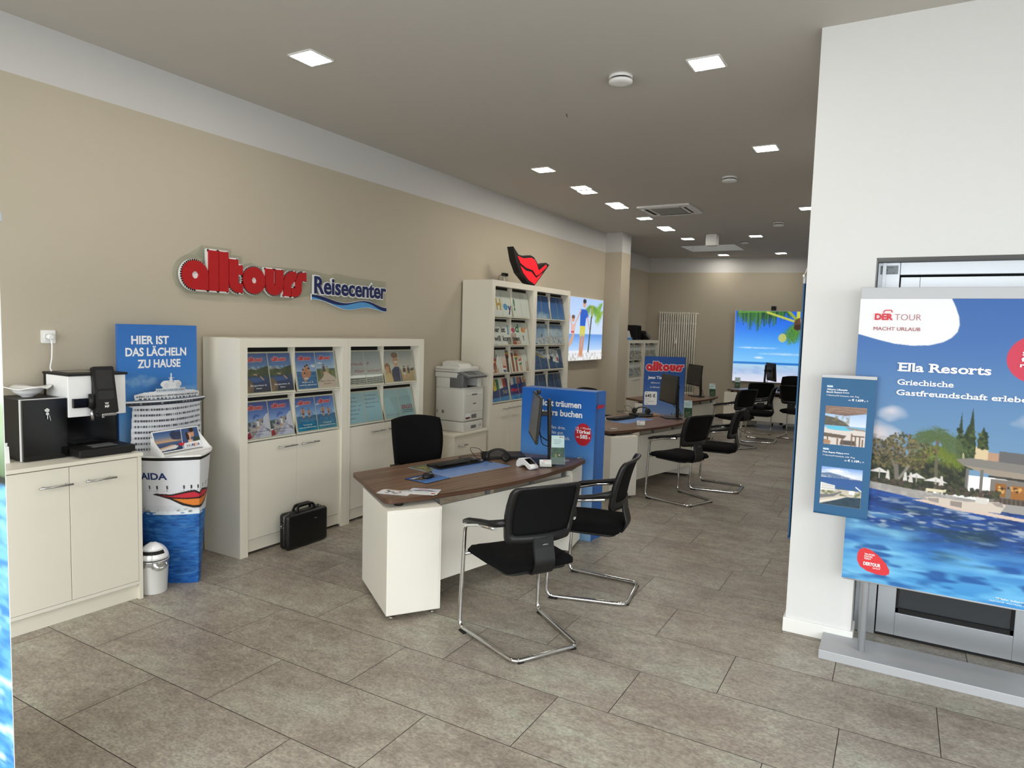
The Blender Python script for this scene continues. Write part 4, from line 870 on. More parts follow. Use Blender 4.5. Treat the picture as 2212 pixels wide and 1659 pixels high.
p.poly([(0, .5), (.3, .53), (.6, .5), (.85, .52), (.88, .6), (.84, .68), (.68, .66), (.35, .58)], (226, 228, 232)); p.mott(p.box(.0, .5, .8, .62), (104, 118, 140), 30, 50, 9, .8); p.poly([(.08, .53), (.4, .6), (.42, .62), (.1, .55)], (224, 190, 90)); p.ell(.82, .63, .03, .03, (190, 36, 60)); p.poly([(.56, .58), (.66, .6), (.64, .66), (.55, .64)], (40, 48, 66))
def sheets_tall(un, r, s, f, Xf, wd, hh):
    m_, g = .01, .008; half = (wd - 2 * m_ - g) / 2; spans = ((m_, m_ + half), (m_ + half + g, wd - m_)); y0, y1 = .014, hh - .01; pc = HEY if un == 0 else SHIP
    f['label'] = [['white posters with colourful greeting letters', 'white posters with black and coloured words', 'posters of raised hands painted with flags', 'posters of coloured sleeves over a blue wave'], ['blue sky posters', 'posters of a cruise ship on the horizon', 'posters of a white ship bow on the sea', 'dark blue sea posters']][un][r]
    o = [put_pic('poster_sheet', pc.crop((s * 2 + q) * .25, r * .25, (s * 2 + q) * .25 + .25, r * .25 + .25), f, Xf, *spans[q], y0, y1) for q in range(2)]
    if un: return
    col = lambda c: mat('print_colour', c, .5)
    L = {(0, 0, 0): [('H', .4, .25, .13, (196, 160, 62), .5)], (0, 0, 1): [('e', .12, .27, .1, (70, 150, 206), .46), ('y', .6, .2, .1, (64, 40, 110), .42)], (0, 1, 0): [('!', .1, .28, .13, (40, 128, 84), .2)],
         (1, 0, 0): [('Hier', .04, .56, .062, (30, 30, 36), .88), ('will', .22, .16, .062, (30, 30, 36), .7)], (1, 0, 1): [('ist', .06, .56, .062, (30, 30, 36), .46), ('j', .7, .56, .09, (70, 150, 206), .2), ('kom', .12, .16, .062, (30, 30, 36), .88)],
         (1, 1, 0): [('e', .02, .58, .075, (196, 46, 90), .44), ('d', .5, .58, .095, (40, 130, 84), .44), ('men', .02, .18, .055, (30, 30, 36), .9)], (1, 1, 1): [('er', .18, .58, .08, (224, 138, 50), .68), ('!', .3, .2, .06, (30, 30, 36), .12)]}
    for q in range(2):
        if (r, s, q) not in L: continue
        b = MB()
        for tx, x, y, cp, c, w in L[(r, s, q)]: text(b, tx, Xf @ Matrix.Translation((spans[q][0] + x * half, y0 + (y1 - y0) * y, .0012)), cp, col(c), .035, w * half)
        b.build('sheet_lettering', o[q])
    if r == 3 and s == 1:
        b = MB(); alltours(b, Xf @ Matrix.Translation((spans[0][0] + .1 * half, y0 + .1, .001)), half * .85, 'txtr', None, 0, .0003); b.build('sheet_lettering', o[0])
    if r == 3 and s == 0:
        b = MB(); text(b, '50', Xf @ Matrix.Translation((spans[1][0] + .35 * half, y0 + .09, .0012)), .04, 'flap', 0, .5 * half); b.build('sheet_lettering', o[1])
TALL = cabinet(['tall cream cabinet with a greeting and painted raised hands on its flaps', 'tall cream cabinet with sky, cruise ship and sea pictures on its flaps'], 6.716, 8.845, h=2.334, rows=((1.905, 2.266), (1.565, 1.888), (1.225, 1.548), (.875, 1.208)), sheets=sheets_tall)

# far cabinets along the rear wall with light grey brochures
def grey_sheet(seed):
    R = random.Random(seed); p = Pic(20, 40, (222, 220, 222)); p.rect(.1, .1, .9, .3, (236, 234, 236)); p.rect(.35, .14, .6, .2, (130, 124, 132)); p.mott(p.box(0, .4, 1.01, 1.01), R.choice([(86, 84, 86), (120, 100, 84), (90, 110, 128), (104, 98, 96)]), 10, 14, seed, 1, .3, .7); return p
def sheets_far(un, r, s, f, Xf, wd, hh):
    m_, g = .012, .012; half = (wd - 2 * m_ - g) / 2
    for q in range(2):
        x0 = m_ + q * (half + g); put_pic('brochure_sheet', grey_sheet(un * 20 + r * 5 + s * 2 + q), f, Xf, x0, x0 + half, .016, hh - .012)
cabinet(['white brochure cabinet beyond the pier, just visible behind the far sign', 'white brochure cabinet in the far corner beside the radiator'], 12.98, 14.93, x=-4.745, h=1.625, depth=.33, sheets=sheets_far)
# ------------------------------------------------------------------ desks
DL = 2.01
def desk_edge():
    pts = []
    n = 24
    f = lambda a: -.157 * (1 - ((a - DL / 2) / (DL / 2)) ** 2)
    def corner(p, a, c, r): q = fillet([a, p, c], r, 5); return [(v.x, v.y) for v in q[1:-1]]
    front = [(DL * k / n, f(DL * k / n)) for k in range(n + 1)]
    V2 = lambda p: (p[0], p[1], 0)
    P = [(.0, 0), (.289, .771), (1.735, .771), (DL, 0)]
    out = corner(V2(P[0]), V2(P[1]), V2(front[2]), .055)[::1]
    out += front[2:-2]
    out += corner(V2(P[3]), V2(front[-3]), V2(P[2]), .03)
    out += corner(V2(P[2]), V2(P[3]), V2(P[1]), .04) + corner(V2(P[1]), V2(P[2]), V2(P[0]), .04)
    return out
EDGE = desk_edge()
def make_desk():
    t = thing('desk', '', 'desk', group='walnut topped consulting desks')
    b = MB(); b.prism(EDGE, .692, .72, 'wood', side='woodedge'); b.build('desktop', t)
    for name, org, ang, sx in (('left', (-.026, -.051), -22.6, 1), ('right', (1.749, -.053), 22.6, 1)):
        X = Matrix.Translation((org[0], org[1], 0)) @ Matrix.Rotation(math.radians(ang), 4, 'Z')
        p = bpy.data.objects.new('pedestal', None); COL.objects.link(p); p.parent = t; p.empty_display_size = .1
        b = MB(); b.box(0, .338, 0, .65, .028, .652, 'ped', .0015, X=X); b.box(-.001, .339, -.001, .651, .652, .668, 'ped', .0015, X=X); b.build('pedestal_body', p)
        b = MB(); b.box(.012, .326, -.004, 0, .034, .648, 'ped', .001, X=X); b.build('front_panel', p)
        for fx in (.04, .3):
            for fy in (.04, .61): b = MB(); b.lathe([(.016, 0), (.016, .006), (.008, .008), (.008, .03)], 'chrome', 14, X @ Matrix.Translation((fx, fy, 0))); b.build('foot', p)
        for fx, fy in ((.1, .12), (.24, .5)): b = MB(); b.lathe([(.028, .668), (.028, .693)], 'dark', 18, X @ Matrix.Translation((fx, fy, 0))); b.build('spacer', p)
    b = MB(); b.box(.3, 1.73, -.055, -.037, .145, .632, 'ped', .0012); b.build('modesty_panel', t)
    for x in (.36, .82, 1.28, 1.66):
        b = MB(); b.box(x, x + .035, -.037, -.02, .56, .691, 'grey'); b.build('panel_bracket', t)
    b = MB(); b.box(.34, 1.68, .1, .15, .645, .691, 'mblack'); b.box(.4, .44, .1, .6, .65, .691, 'mblack'); b.box(1.58, 1.62, .1, .6, .65, .691, 'mblack'); b.build('support_frame', t)
    b = MB(); b.box(.5, 1.0, .22, .34, .60, .643, 'mblack', .003); b.box(.52, .53, .25, .31, .643, .691, 'mblack'); b.box(.97, .98, .25, .31, .643, .691, 'mblack'); b.build('cable_tray', t)
    for gx, gy in ((.225, .085), (1.83, .085)):
        b = MB(); b.lathe([(.04, .72), (.04, .7225), (.036, .7235)], 'silver', 28, Matrix.Translation((gx, gy, 0))); b.build('cable_grommet', t)
    return t
E1 = math.atan2(.976, .218)
DESKS = [((-2.6, 3.07), E1, 'nearest desk in front of the low brochure cabinets, with card stacks on its corner'), ((-2.6, 6.62), E1, 'second desk, behind the blue advertising column with the red disc'),
         ((-3.11, 9.89), E1, 'third desk, behind the blue sign with the price card'), ((-2.93, 13.65), 0.0, 'rearmost desk standing before the lit palm beach picture')]
D0 = make_desk()
for k, (p, a, lb) in enumerate(DESKS):
    o = D0 if k == 0 else copy_tree(D0); o.location = (p[0], p[1], 0); o.rotation_euler = (0, 0, a); o['label'] = lb
def dw(k, a, n):      # desk coordinates -> world
    (x, y), t, _ = DESKS[k]; return (x + a * math.cos(t) - n * math.sin(t), y + a * math.sin(t) + n * math.cos(t))
def dth(k, name, label, cat, a, n, z=.72, rz=0.0, group=None):
    p = dw(k, a, n); return thing(name, label, cat, (p[0], p[1], z), DESKS[k][1] + rz, group)

# ------------------------------------------------------------------ visitor chairs
def make_chair():
    t = thing('visitor_chair', '', 'chair', group='black cantilever visitor chairs')
    b = MB(); half = [(-.258, -.12, .695), (-.26, .06, .672), (-.262, .228, .626), (-.272, .252, .013), (-.206, -.268, .013), (.206, -.268, .013), (.272, .252, .013), (.262, .228, .626), (.26, .06, .672), (.258, -.12, .695)]
    b.tube(fillet(half, .055, 6), .0125, 'chrome', 12); b.build('cantilever_frame', t)
    b = MB(); b.tube([(-.265, .238, .452), (.265, .238, .452)], .0105, 'chrome', 10); b.tube([(-.17, .238, .452), (-.17, -.12, .446)], .009, 'chrome', 8); b.tube([(.17, .238, .452), (.17, -.12, .446)], .009, 'chrome', 8); b.build('seat_bar', t)
    for x, y in ((-.27, .2), (.27, .2), (-.17, -.268), (.17, -.268)):
        b = MB(); b.box(x - .018, x + .018, y - .013 if y < 0 else y - .03, y + .013 if y < 0 else y + .03, 0, .009, 'rubber', .002); b.build('glide', t)
    b = MB()      # seat cushion
    def seat(u, v, top):
        x = (2 * u - 1); y = (2 * v - 1); sx = .238 * (1 - .06 * max(0, -y)); r = .35
        d = max(0, abs(x) - .8) / .2, max(0, abs(y) - .8) / .2
        q = math.hypot(*d); k = 1 if q <= 1 else 1 / q
        px = math.copysign(min(abs(x), .8) + .2 * d[0] * k, x) * sx if abs(x) > .8 else x * sx
        py = (math.copysign(min(abs(y), .8) + .2 * d[1] * k, y) if abs(y) > .8 else y) * .235 + .035
        e = max(0, 1 - max(abs(x), abs(y)) ** 6)
        zt = .483 + .03 * e + .012 * (x * x) * e - .012 * max(0, y) ** 2
        zb = .452 + .012 * (1 - e) - .012 * e
        return (px, py, zt if top else zb)
    n = 16; T = [[b.bm.verts.new(seat(i / n, j / n, True)) for j in range(n + 1)] for i in range(n + 1)]; B = [[b.bm.verts.new(seat(i / n, j / n, False)) for j in range(n + 1)] for i in range(n + 1)]
    fs = []
    for i in range(n):
        for j in range(n): fs += [b.bm.faces.new((T[i][j], T[i + 1][j], T[i + 1][j + 1], T[i][j + 1])), b.bm.faces.new((B[i][j], B[i][j + 1], B[i + 1][j + 1], B[i + 1][j]))]
        fs += [b.bm.faces.new((T[i][0], B[i][0], B[i + 1][0], T[i + 1][0])), b.bm.faces.new((T[i][n], T[i + 1][n], B[i + 1][n], B[i][n])), b.bm.faces.new((T[0][i], T[0][i + 1], B[0][i + 1], B[0][i])), b.bm.faces.new((T[n][i], B[n][i], B[n][i + 1], T[n][i + 1]))]
    b._fin(fs, 'fabric', True); b.build('seat', t)
    b = MB(); b.prism(rrect(-.2, .2, -.17, .22, .06), .436, .452, 'plastic'); b.build('seat_pan', t)
    def bp(s, v):      # back surface: s across, v upwards
        w = .205 + .018 * math.sin(v * math.pi * .9) + .006 * v; x = s * w; z = .605 + .335 * v - .012 * (s * s) * (v > .5) * v
        y = -.135 - .05 * v - .035 * v * v * v - .05 * (1 - s * s); return Vector((x, y, z))
    out = [(q[0], q[1]) for q in rrect(-1, 1, 0, 1, .12, 5)]
    full = []
    for i in range(len(out)):
        a, c = out[i], out[(i + 1) % len(out)]
        m = max(1, int(math.hypot((a[0] - c[0]), (a[1] - c[1])) / .18)); full += [(a[0] + (c[0] - a[0]) * q / m, a[1] + (c[1] - a[1]) * q / m) for q in range(m)]
    b = MB(); n = len(full); R4 = []
    for p in full:
        o = bp(*p); c = (p[0] * .86, .555 + (p[1] - .5) * .79); i_ = bp(*c); R4.append([b.bm.verts.new(o + Vector((0, .012, 0))), b.bm.verts.new(o + Vector((0, -.014, 0))), b.bm.verts.new(i_ + Vector((0, -.012, 0))), b.bm.verts.new(i_ + Vector((0, .006, 0)))])
    fs = [b.bm.faces.new((R4[i][k], R4[(i + 1) % n][k], R4[(i + 1) % n][(k + 1) % 4], R4[i][(k + 1) % 4])) for i in range(n) for k in range(4)]
    b._fin(fs, 'plastic', True); b.build('back_frame', t)
    b = MB()
    b.shell(lambda u, v: (bp((2 * u - 1) * .88, .14 + .83 * v), Vector((0, 1, 0))), 14, 10, .005, 'mesh'); b.build('backrest_mesh', t)
    b = MB(); sp = fillet([(0, -.19, .645), (0, -.2, .58), (0, -.222, .5), (0, -.195, .436), (0, -.06, .43), (0, .06, .434)], .07, 5)
    b.sweep(sp, [(-.062, -.008), (.062, -.008), (.066, 0), (.062, .009), (-.062, .009), (-.066, 0)], 'plastic', up=(0, -1, .3), smooth=False); b.build('spine', t)
    b = MB(); X = frame((0, -.2195, .6), (-1, 0, 0), (0, .02, 1)); text(b, 'giroflex', X, .007, 'silver', .02, .035, 'C', z=.002); b.build('maker_mark', t)
    for s in (-1, 1):
        b = MB(); path = [(s * .215, -.16, .742), (s * .242, -.13, .735), (s * .257, -.04, .71), (s * .262, .08, .69), (s * .262, .18, .67), (s * .26, .245, .645)]
        ws = [.03, .03, .026, .03, .026, .012]; L_ = []
        for (x, y, z), w in zip(path, ws): h = .03 if y < -.1 else .014; L_.append([b.bm.verts.new((x - w * .8, y, z + .006)), b.bm.verts.new((x - w * .8, y, z - h)), b.bm.verts.new((x + w * .8, y, z - h)), b.bm.verts.new((x + w * .8, y, z + .006)), b.bm.verts.new((x, y, z + .011))])
        fs = [b.bm.faces.new((A[k], A[(k + 1) % 5], B[(k + 1) % 5], B[k])) for A, B in zip(L_, L_[1:]) for k in range(5)] + [b.bm.faces.new(L_[0][::-1]), b.bm.faces.new(L_[-1])]
        b._fin(fs, 'plastic', True); b.build('armrest', t)
    return t
CH = [((-1.785, 3.308), (-.87, .49), 'nearest visitor chair, its back to the camera, at the near desk'), ((-1.722, 4.207), (-.988, -.154), 'visitor chair right of the nearest one, turned sideways at the near desk'),
      ((-1.946, 7.09), (-.925, .38), 'visitor chair at the left of the second desk'), ((-1.755, 7.91), (-1, -.03), 'visitor chair at the right of the second desk, seen from the side'),
      ((-2.21, 11.1), (-.87, .49), 'left visitor chair of the third desk, partly behind the second desk chairs'), ((-2.0, 11.95), (-1, -.05), 'right visitor chair of the third desk, seen from the side'),
      ((-2.2, 13.03), (-.3, .95), 'left visitor chair at the rearmost desk'), ((-1.52, 12.75), (.3, .95), 'right visitor chair at the rearmost desk, half hidden by the white wall')]
K0 = make_chair()
for k, (p, f, lb) in enumerate(CH):
    o = K0 if k == 0 else copy_tree(K0); o.location = (p[0], p[1], 0); o.rotation_euler = (0, 0, math.atan2(-f[0], f[1])); o['label'] = lb

# ------------------------------------------------------------------ swivel chairs behind the desks
def make_swivel():
    t = thing('office_chair', '', 'office chair', group='black swivel chairs behind the desks')
    for k in range(5):
        a = math.radians(72 * k + 20); X = Matrix.Rotation(a, 4, 'Z'); l = bpy.data.objects.new('base_leg', None); COL.objects.link(l); l.parent = t; l.empty_display_size = .05
        b = MB(); b.sweep([X @ Vector((.03, 0, .1)), X @ Vector((.16, 0, .088)), X @ Vector((.3, 0, .068))], [(-.018, -.01), (.018, -.01), (.014, .012), (-.014, .012)], 'steel', up=(0, 0, 1), smooth=False); b.build('leg_bar', l)
        b = MB()
        for s in (-.014, .014): b.lathe([(.012, -.008), (.027, -.008), (.029, 0), (.027, .008), (.012, .008)], 'rubber', 18, X @ Matrix.Translation((.3, s, .029)) @ Matrix.Rotation(math.pi / 2, 4, 'X'))
        b.tube([X @ Vector((.3, 0, .03)), X @ Vector((.3, 0, .07))], .006, 'steel', 8); b.build('castor', l)
    b = MB(); b.lathe([(.04, .08), (.04, .12), (.028, .13), (.028, .3), (.018, .3), (.018, .4)], 'mblack', 18); b.build('gas_column', t)
    b = MB(); b.box(-.1, .1, -.12, .12, .39, .43, 'plastic', .01); b.build('mechanism', t)
    b = MB(); b.box(-.24, .24, -.22, .25, .43, .5, 'fabric', .03, seg=4); b.build('seat', t)
    def bp(u, v):
        s = 2 * u - 1; w = .205 + .03 * math.sin(math.pi * min(1, v * .75)); z = .55 + .45 * v - .03 * s * s * v * v; y = -.26 - .05 * v + .03 * math.sin(v * 3) - .035 * (1 - s * s) ; return Vector((s * w, y, z)), Vector((0, 1, 0))
    b = MB(); b.shell(bp, 14, 14, .028, 'mesh'); b.build('backrest', t)
    b = MB(); b.sweep(fillet([(0, -.02, .41), (0, -.27, .41), (0, -.33, .52), (0, -.335, .8)], .08, 5), [(-.035, -.01), (.035, -.01), (.035, .01), (-.035, .01)], 'plastic', up=(0, -1, .2), smooth=False); b.build('back_support', t)
    for s in (-1, 1):
        a = bpy.data.objects.new('armrest', None); COL.objects.link(a); a.parent = t; a.empty_display_size = .05
        b = MB(); b.tube(fillet([(s * .12, -.02, .415), (s * .27, -.02, .42), (s * .275, -.02, .6)], .04, 5), .016, 'plastic', 10); b.build('arm_post', a)
        b = MB(); b.box(s * .275 - .04, s * .275 + .04, -.14, .11, .6, .628, 'plastic', .008, seg=3); b.build('arm_pad', a)
    return t
SW = [((-3.3, 4.47), (.9, -.43), 'black swivel chair behind the near desk, before the grey beach posters'), ((-3.42, 8.42), (.95, -.3), 'black swivel chair behind the second desk, beside the blue column'),
      ((-1.84, 14.25), (-.1, -1), 'black swivel chair behind the rearmost desk, before the lit picture')]
S0 = make_swivel()
for k, (p, f, lb) in enumerate(SW):
    o = S0 if k == 0 else copy_tree(S0); o.location = (p[0], p[1], 0); o.rotation_euler = (0, 0, math.atan2(-f[0], f[1])); o['label'] = lb

# ------------------------------------------------------------------ monitors
def make_monitor():
    t = thing('monitor', '', 'monitor', group='monitors on the desks')      # the screen looks along +y
    b = MB(); b.prism(rrect(-.12, .12, -.1, .11, .01), .0, .012, 'mblack'); b.build('stand_base', t)
    b = MB(); b.box(-.03, .03, -.085, -.06, .012, .5, 'mblack', .004, X=Matrix.Translation((0, 0, 0)) @ Matrix.Rotation(-.04, 4, 'X')); b.build('stand_column', t)
    b = MB(); b.box(-.02, .02, -.08, .03, .37, .405, 'mblack', .004); b.box(-.05, .05, .022, .036, .34, .44, 'mblack', .003); b.build('tilt_arm', t)
    X = Matrix.Translation((0, .05, .365)) @ Matrix.Rotation(.08, 4, 'X')
    b = MB(); b.box(-.3, .3, -.008, .012, -.175, .175, 'mblack', .003, X=X); b.box(-.2, .2, -.024, -.008, -.12, .1, 'plastic', .006, X=X); b.build('screen_housing', t)
    b = MB(); b.box(-.292, .292, .0122, .0132, -.158, .167, 'screen', X=X); b.build('display', t)
    b = MB(); b.tube(fillet([(.02, .02, .27), (.03, -.0, .2), (.03, -.07, .16), (.04, -.085, .03), (.09, -.07, .005)], .05, 5), .004, 'rubber', 6); b.tube(fillet([(-.03, .02, .27), (-.04, 0, .15), (-.02, -.09, .12), (-.05, -.1, .02)], .05, 5), .0035, 'rubber', 6); b.build('cables', t)
    return t
MN = [(0, 1.62, .16, math.radians(46), 'monitor on the near desk, seen almost edge on'), (1, 1.62, .17, math.radians(48), 'monitor on the second desk, its dark screen before the blue sign'), (2, 1.6, .2, math.radians(49), 'monitor on the third desk, right of the radiator'), (3, .72, .3, math.radians(-65), 'monitor on the rearmost desk, seen from behind before the lit picture')]
M0 = make_monitor()
for k, (d_, a, n, rz, lb) in enumerate(MN):
    o = M0 if k == 0 else copy_tree(M0); p = dw(d_, a, n); o.location = (p[0], p[1], .7201); o.rotation_euler = (0, 0, DESKS[d_][1] + rz); o['label'] = lb
t = dth(0, 'webcam', 'small black webcam clipped on top of the near monitor', 'webcam', 1.62, .2, 1.26, math.radians(46)); b = MB(); b.box(-.04, .04, -.014, .014, .002, .03, 'mblack', .008, seg=3); b.build('camera_body', t)
b = MB(); b.lathe([(.008, 0), (.008, .003)], 'gblack', 16, frame((0, .014, .016), (-1, 0, 0), (0, 0, 1))); b.build('lens', t)

# ------------------------------------------------------------------ things on the desks
def keyboard(k, a, n, rz, lb):
    t = dth(k, 'keyboard', lb, 'keyboard', a, n, .7225, rz, 'black keyboards on the desks')
    b = MB(); b.prism([(-.075, .004), (.075, .004), (.075, .01), (-.075, .022)], -.22, .22, 'mblack', frame((0, 0, 0), (0, -1, 0), (0, 0, 1))); b.build('case', t)
    b = MB(); X = Matrix.Translation((0, 0, .0165)) @ Matrix.Rotation(-.08, 4, 'X')
    for r in range(5):
        for c in range(15): b.box(-.213 + c * .0213, -.195 + c * .0213, -.062 + r * .023, -.044 + r * .023, 0, .006, 'plastic', X=X)
        for c in range(4): b.box(.122 + c * .022, .14 + c * .022, -.062 + r * .023, -.044 + r * .023, 0, .006, 'plastic', X=X)
    b.build('keys', t); return t
def mat_pic():
    p = Pic(90, 64); p.grad(0, 1, [(126, 152, 206), (110, 146, 206), (118, 152, 210)]); p.mott(p.box(0, .3, 1.01, 1.01), (86, 122, 188), 10, 22, 3, .5); p.poly([(0, 0), (.3, 0), (.18, .2), (.12, .42), (0, .5)], (96, 100, 60)); p.mott(p.box(0, 0, .28, .4), (156, 150, 110), 18, 16, 5, .8); p.poly([(.62, 0), (1, 0), (1, .2), (.68, .18)], (236, 238, 240)); p.poly([(.28, 0), (.34, 0), (.18, .3), (.14, .36)], (222, 220, 200)); return p
def desk_mat(k, a, n, rz, lb, L=.63, w=.45):
    t = dth(k, 'desk_mat', lb, 'desk mat', a, n, .7202, rz, 'blue printed desk mats')
    b = MB(); b.box(-L / 2, L / 2, -w / 2, w / 2, 0, .0016, M.setdefault('matv', mat('mat_vinyl', (150, 176, 216), .4))); b.build('mat_sheet', t)
    q = pic_mesh('mat_print', mat_pic(), t, (-L / 2 + .004, w / 2 - .004, .0018), (L - .008, 0, 0), (0, -(w - .008), 0), 'gloss')
    b = MB(); text(b, 'alltours', Matrix.Translation((-.16, w / 2 - .07, .0022)), .025, 'txtr', .03, .14); b.build('mat_lettering', q); return t
def leaflet_stand(k, a, n, rz, lb):
    t = dth(k, 'leaflet_holder', lb, 'leaflet holder', a, n, .7202, rz, 'clear leaflet holders on the desks')      # the front looks along -y
    X = frame((0, 0, .012), (1, 0, 0), (0, .22, 1))
    b = MB(); b.prism([(-.055, 0), (.055, 0), (.055, .2), (-.055, .2)], -.006, -.003, 'acrylic', X); b.box(-.055, .055, -.035, .06, 0, .003, 'acrylic'); b.prism([(-.055, .0), (.055, .0), (.055, .055), (-.055, .055)], .012, .014, 'acrylic', X); b.prism([(-.058, 0), (-.055, 0), (-.055, .06), (-.058, .06)], -.006, .014, 'acrylic', X); b.prism([(.055, 0), (.058, 0), (.058, .06), (.055, .06)], -.006, .014, 'acrylic', X); b.build('holder', t)
    p = Pic(44, 96, (196, 222, 220)); p.rect(0, .42, 1.01, 1.01, (32, 74, 52)); p.mott(p.box(0, .42, 1.01, 1.01), (62, 112, 74), 20, 30, 3, .8); p.mott(p.box(0, .42, 1.01, 1.01), (16, 44, 34), 16, 24, 8, .7); p.ell(.62, .68, .12, .05, (30, 26, 24)); p.ell(.62, .68, .06, .028, (206, 200, 186)); p.ell(.36, .7, .1, .06, (120, 120, 50))
    b = MB(); b.prism([(-.05, .002), (.05, .002), (.05, .222), (-.05, .222)], -.002, .0055, 'white', X); lf = b.build('leaflets', t)
    q = pic_mesh('leaflet_cover', p, lf, X @ Vector((-.05, .222, .006)), (.1, 0, 0), X.to_3x3() @ Vector((0, -.22, 0)), 'gloss')
    b = MB()
    for i, (s, y) in enumerate((('Sicher reisen', .185), ('mit dem besten', .172), ('Reiseschutz', .159))): text(b, s, X @ Matrix.Translation((-.03, y, .0064)), .006, 'txtn', .01, .0042 * len(s))
    text(b, 'ERGO', X @ Matrix.Translation((.012, .205, .0064)), .009, 'txtdr', .03, .032); b.build('cover_lettering', q); return t
def card_holder(k, a, n, rz, lb):
    t = dth(k, 'business_card_holder', lb, 'card holder', a, n, .7202, rz, 'clear business card holders'); X = frame((0, 0, .004), (1, 0, 0), (0, .5, 1))
    b = MB(); b.box(-.048, .048, -.03, .03, 0, .003, 'acrylic'); b.prism([(-.048, 0), (.048, 0), (.048, .04), (-.048, .04)], -.006, -.004, 'acrylic', X); b.prism([(-.048, 0), (.048, 0), (.048, .02), (-.048, .02)], .008, .01, 'acrylic', X); b.build('holder', t)
    b = MB(); b.prism([(-.045, .002), (.045, .002), (.045, .057), (-.045, .057)], -.003, .006, 'white', X); cd = b.build('cards', t)
    b = MB(); text(b, 'alltours', X @ Matrix.Translation((-.018, .046, .0064)), .006, 'txtr', .04, .026); text(b, 'Reisecenter', X @ Matrix.Translation((.011, .046, .0064)), .005, 'txtn', .0, .028)
    for i in range(3): b.prism([(-.035, .036 - .006 * i), (-.012 + .004 * i, .036 - .006 * i), (-.012 + .004 * i, .0375 - .006 * i), (-.035, .0375 - .006 * i)], .006, .0063, 'txtk', X)
    b.build('card_print', cd); return t
def headset(k, a, n, rz, lb, z=.7202):
    t = dth(k, 'headset', lb, 'headset', a, n, z, rz, 'black headsets on the desks')
    b = MB(); R = [(.085 * math.cos(q) * 1.0, .085 * math.sin(q), .03 + .045 * math.sin(q)) for q in [math.radians(v) for v in range(-10, 191, 12)]]; b.sweep(R, [(-.012, -.003), (.012, -.003), (.012, .004), (-.012, .004)], 'plastic', up=(0, -.5, 1)); b.build('headband', t)
    for s in (-1, 1): b = MB(); b.lathe([(.022, -.014), (.034, -.012), (.037, 0), (.034, .012), (.02, .014)], 'mblack', 20, Matrix.Translation((s * .083, -.03, .038)) @ Matrix.Rotation(math.radians(62), 4, 'X') @ Matrix.Rotation(s * .5, 4, 'Y')); b.build('ear_cup', t)
    b = MB(); b.tube(fillet([(-.083, -.05, .03), (-.04, -.12, .012), (.0, -.13, .01)], .05), .003, 'plastic', 6); b.build('microphone_boom', t)
    b = MB(); b.tube(fillet([(-.083, -.02, .01), (-.16, .0, .006), (-.2, .08, .006), (-.24, .02, .09), (-.17, .1, .07), (-.12, .12, .006), (-.26, .1, .005), (-.33, -.02, .005), (-.22, -.05, .005)], .06), .0022, 'rubber', 6); b.build('cord', t); return t
# desk one
desk_mat(0, 1.016, .438, 0, 'blue printed desk mat under the keyboard on the near desk')
keyboard(0, 1.035, .512, math.radians(0), 'black keyboard on the blue mat of the near desk')
t = dth(0, 'pen', 'black ballpoint pen lying at the right end of the near keyboard', 'pen', 1.33, .47, .727, .2); b = MB(); b.tube([(-.06, 0, 0), (.05, 0, 0)], .0045, 'mblack', 8); b.build('barrel', t); b = MB(); b.tube([(.05, 0, 0), (.068, 0, 0)], .003, 'steel', 8); b.build('tip', t)
def mouse_pad_pic():
    p = Pic(60, 54); p.grad(0, 1, [(28, 66, 128), (40, 90, 160), (84, 132, 196)]); p.poly([(.05, .2), (.5, .1), (.9, .3), (.9, .55), (.2, .62)], (60, 56, 54)); p.mott(p.box(.1, .1, .9, .6), (190, 170, 150), 14, 10, 5, .8); p.puff(.25, .2, .25, .1, (230, 236, 244), .9, 3); return p
t = dth(0, 'mouse_pad', 'blue printed mouse pad left of the desk mat on the near desk', 'mouse pad', .565, .285, .7202, .1); b = MB(); b.prism(rrect(-.122, .122, -.104, .104, .008), 0, .003, 'mblack'); b.build('pad', t); pic_mesh('pad_print', mouse_pad_pic(), t, (-.12, .102, .0033), (.24, 0, 0), (0, -.204, 0), 'paper')
def mouse(k, a, n, rz, lb, z=.7233):
    t = dth(k, 'computer_mouse', lb, 'mouse', a, n, z, rz, 'black computer mice')
    b = MB(); NU, NV = 16, 10
    def f(u, v):
        a_ = 2 * math.pi * u; r = math.sin(v * math.pi / 2); x, y = .033 * r * math.cos(a_) * (1 - .12 * math.sin(a_)), .055 * r * math.sin(a_); return (x, y, .002 + .036 * math.cos(v * math.pi / 2) ** .8 * (1 + .18 * -y / .055))
    rings = [[b.bm.verts.new(f(i / NU, j / NV)) for i in range(NU)] for j in range(1, NV + 1)]; top = b.bm.verts.new(f(0, 0)); fs = [b.bm.faces.new((top, rings[0][i], rings[0][(i + 1) % NU])) for i in range(NU)] + [b.bm.faces.new((A[i], B[i], B[(i + 1) % NU], A[(i + 1) % NU])) for A, B in zip(rings, rings[1:]) for i in range(NU)] + [b.bm.faces.new(rings[-1])]
    b._fin(fs, 'plastic', True); b.build('shell', t); b = MB(); b.box(-.006, .004, -.03, -.018, .037, .0395, 'red', .002); b.build('emblem', t)
    b = MB(); b.lathe([(.009, -.003), (.009, .003)], 'rubber', 14, Matrix.Translation((0, .026, .03)) @ Matrix.Rotation(math.pi / 2, 4, 'Y')); b.build('scroll_wheel', t); return t
mouse(0, .585, .3, math.radians(-80), 'black mouse with a red emblem on the blue mouse pad')
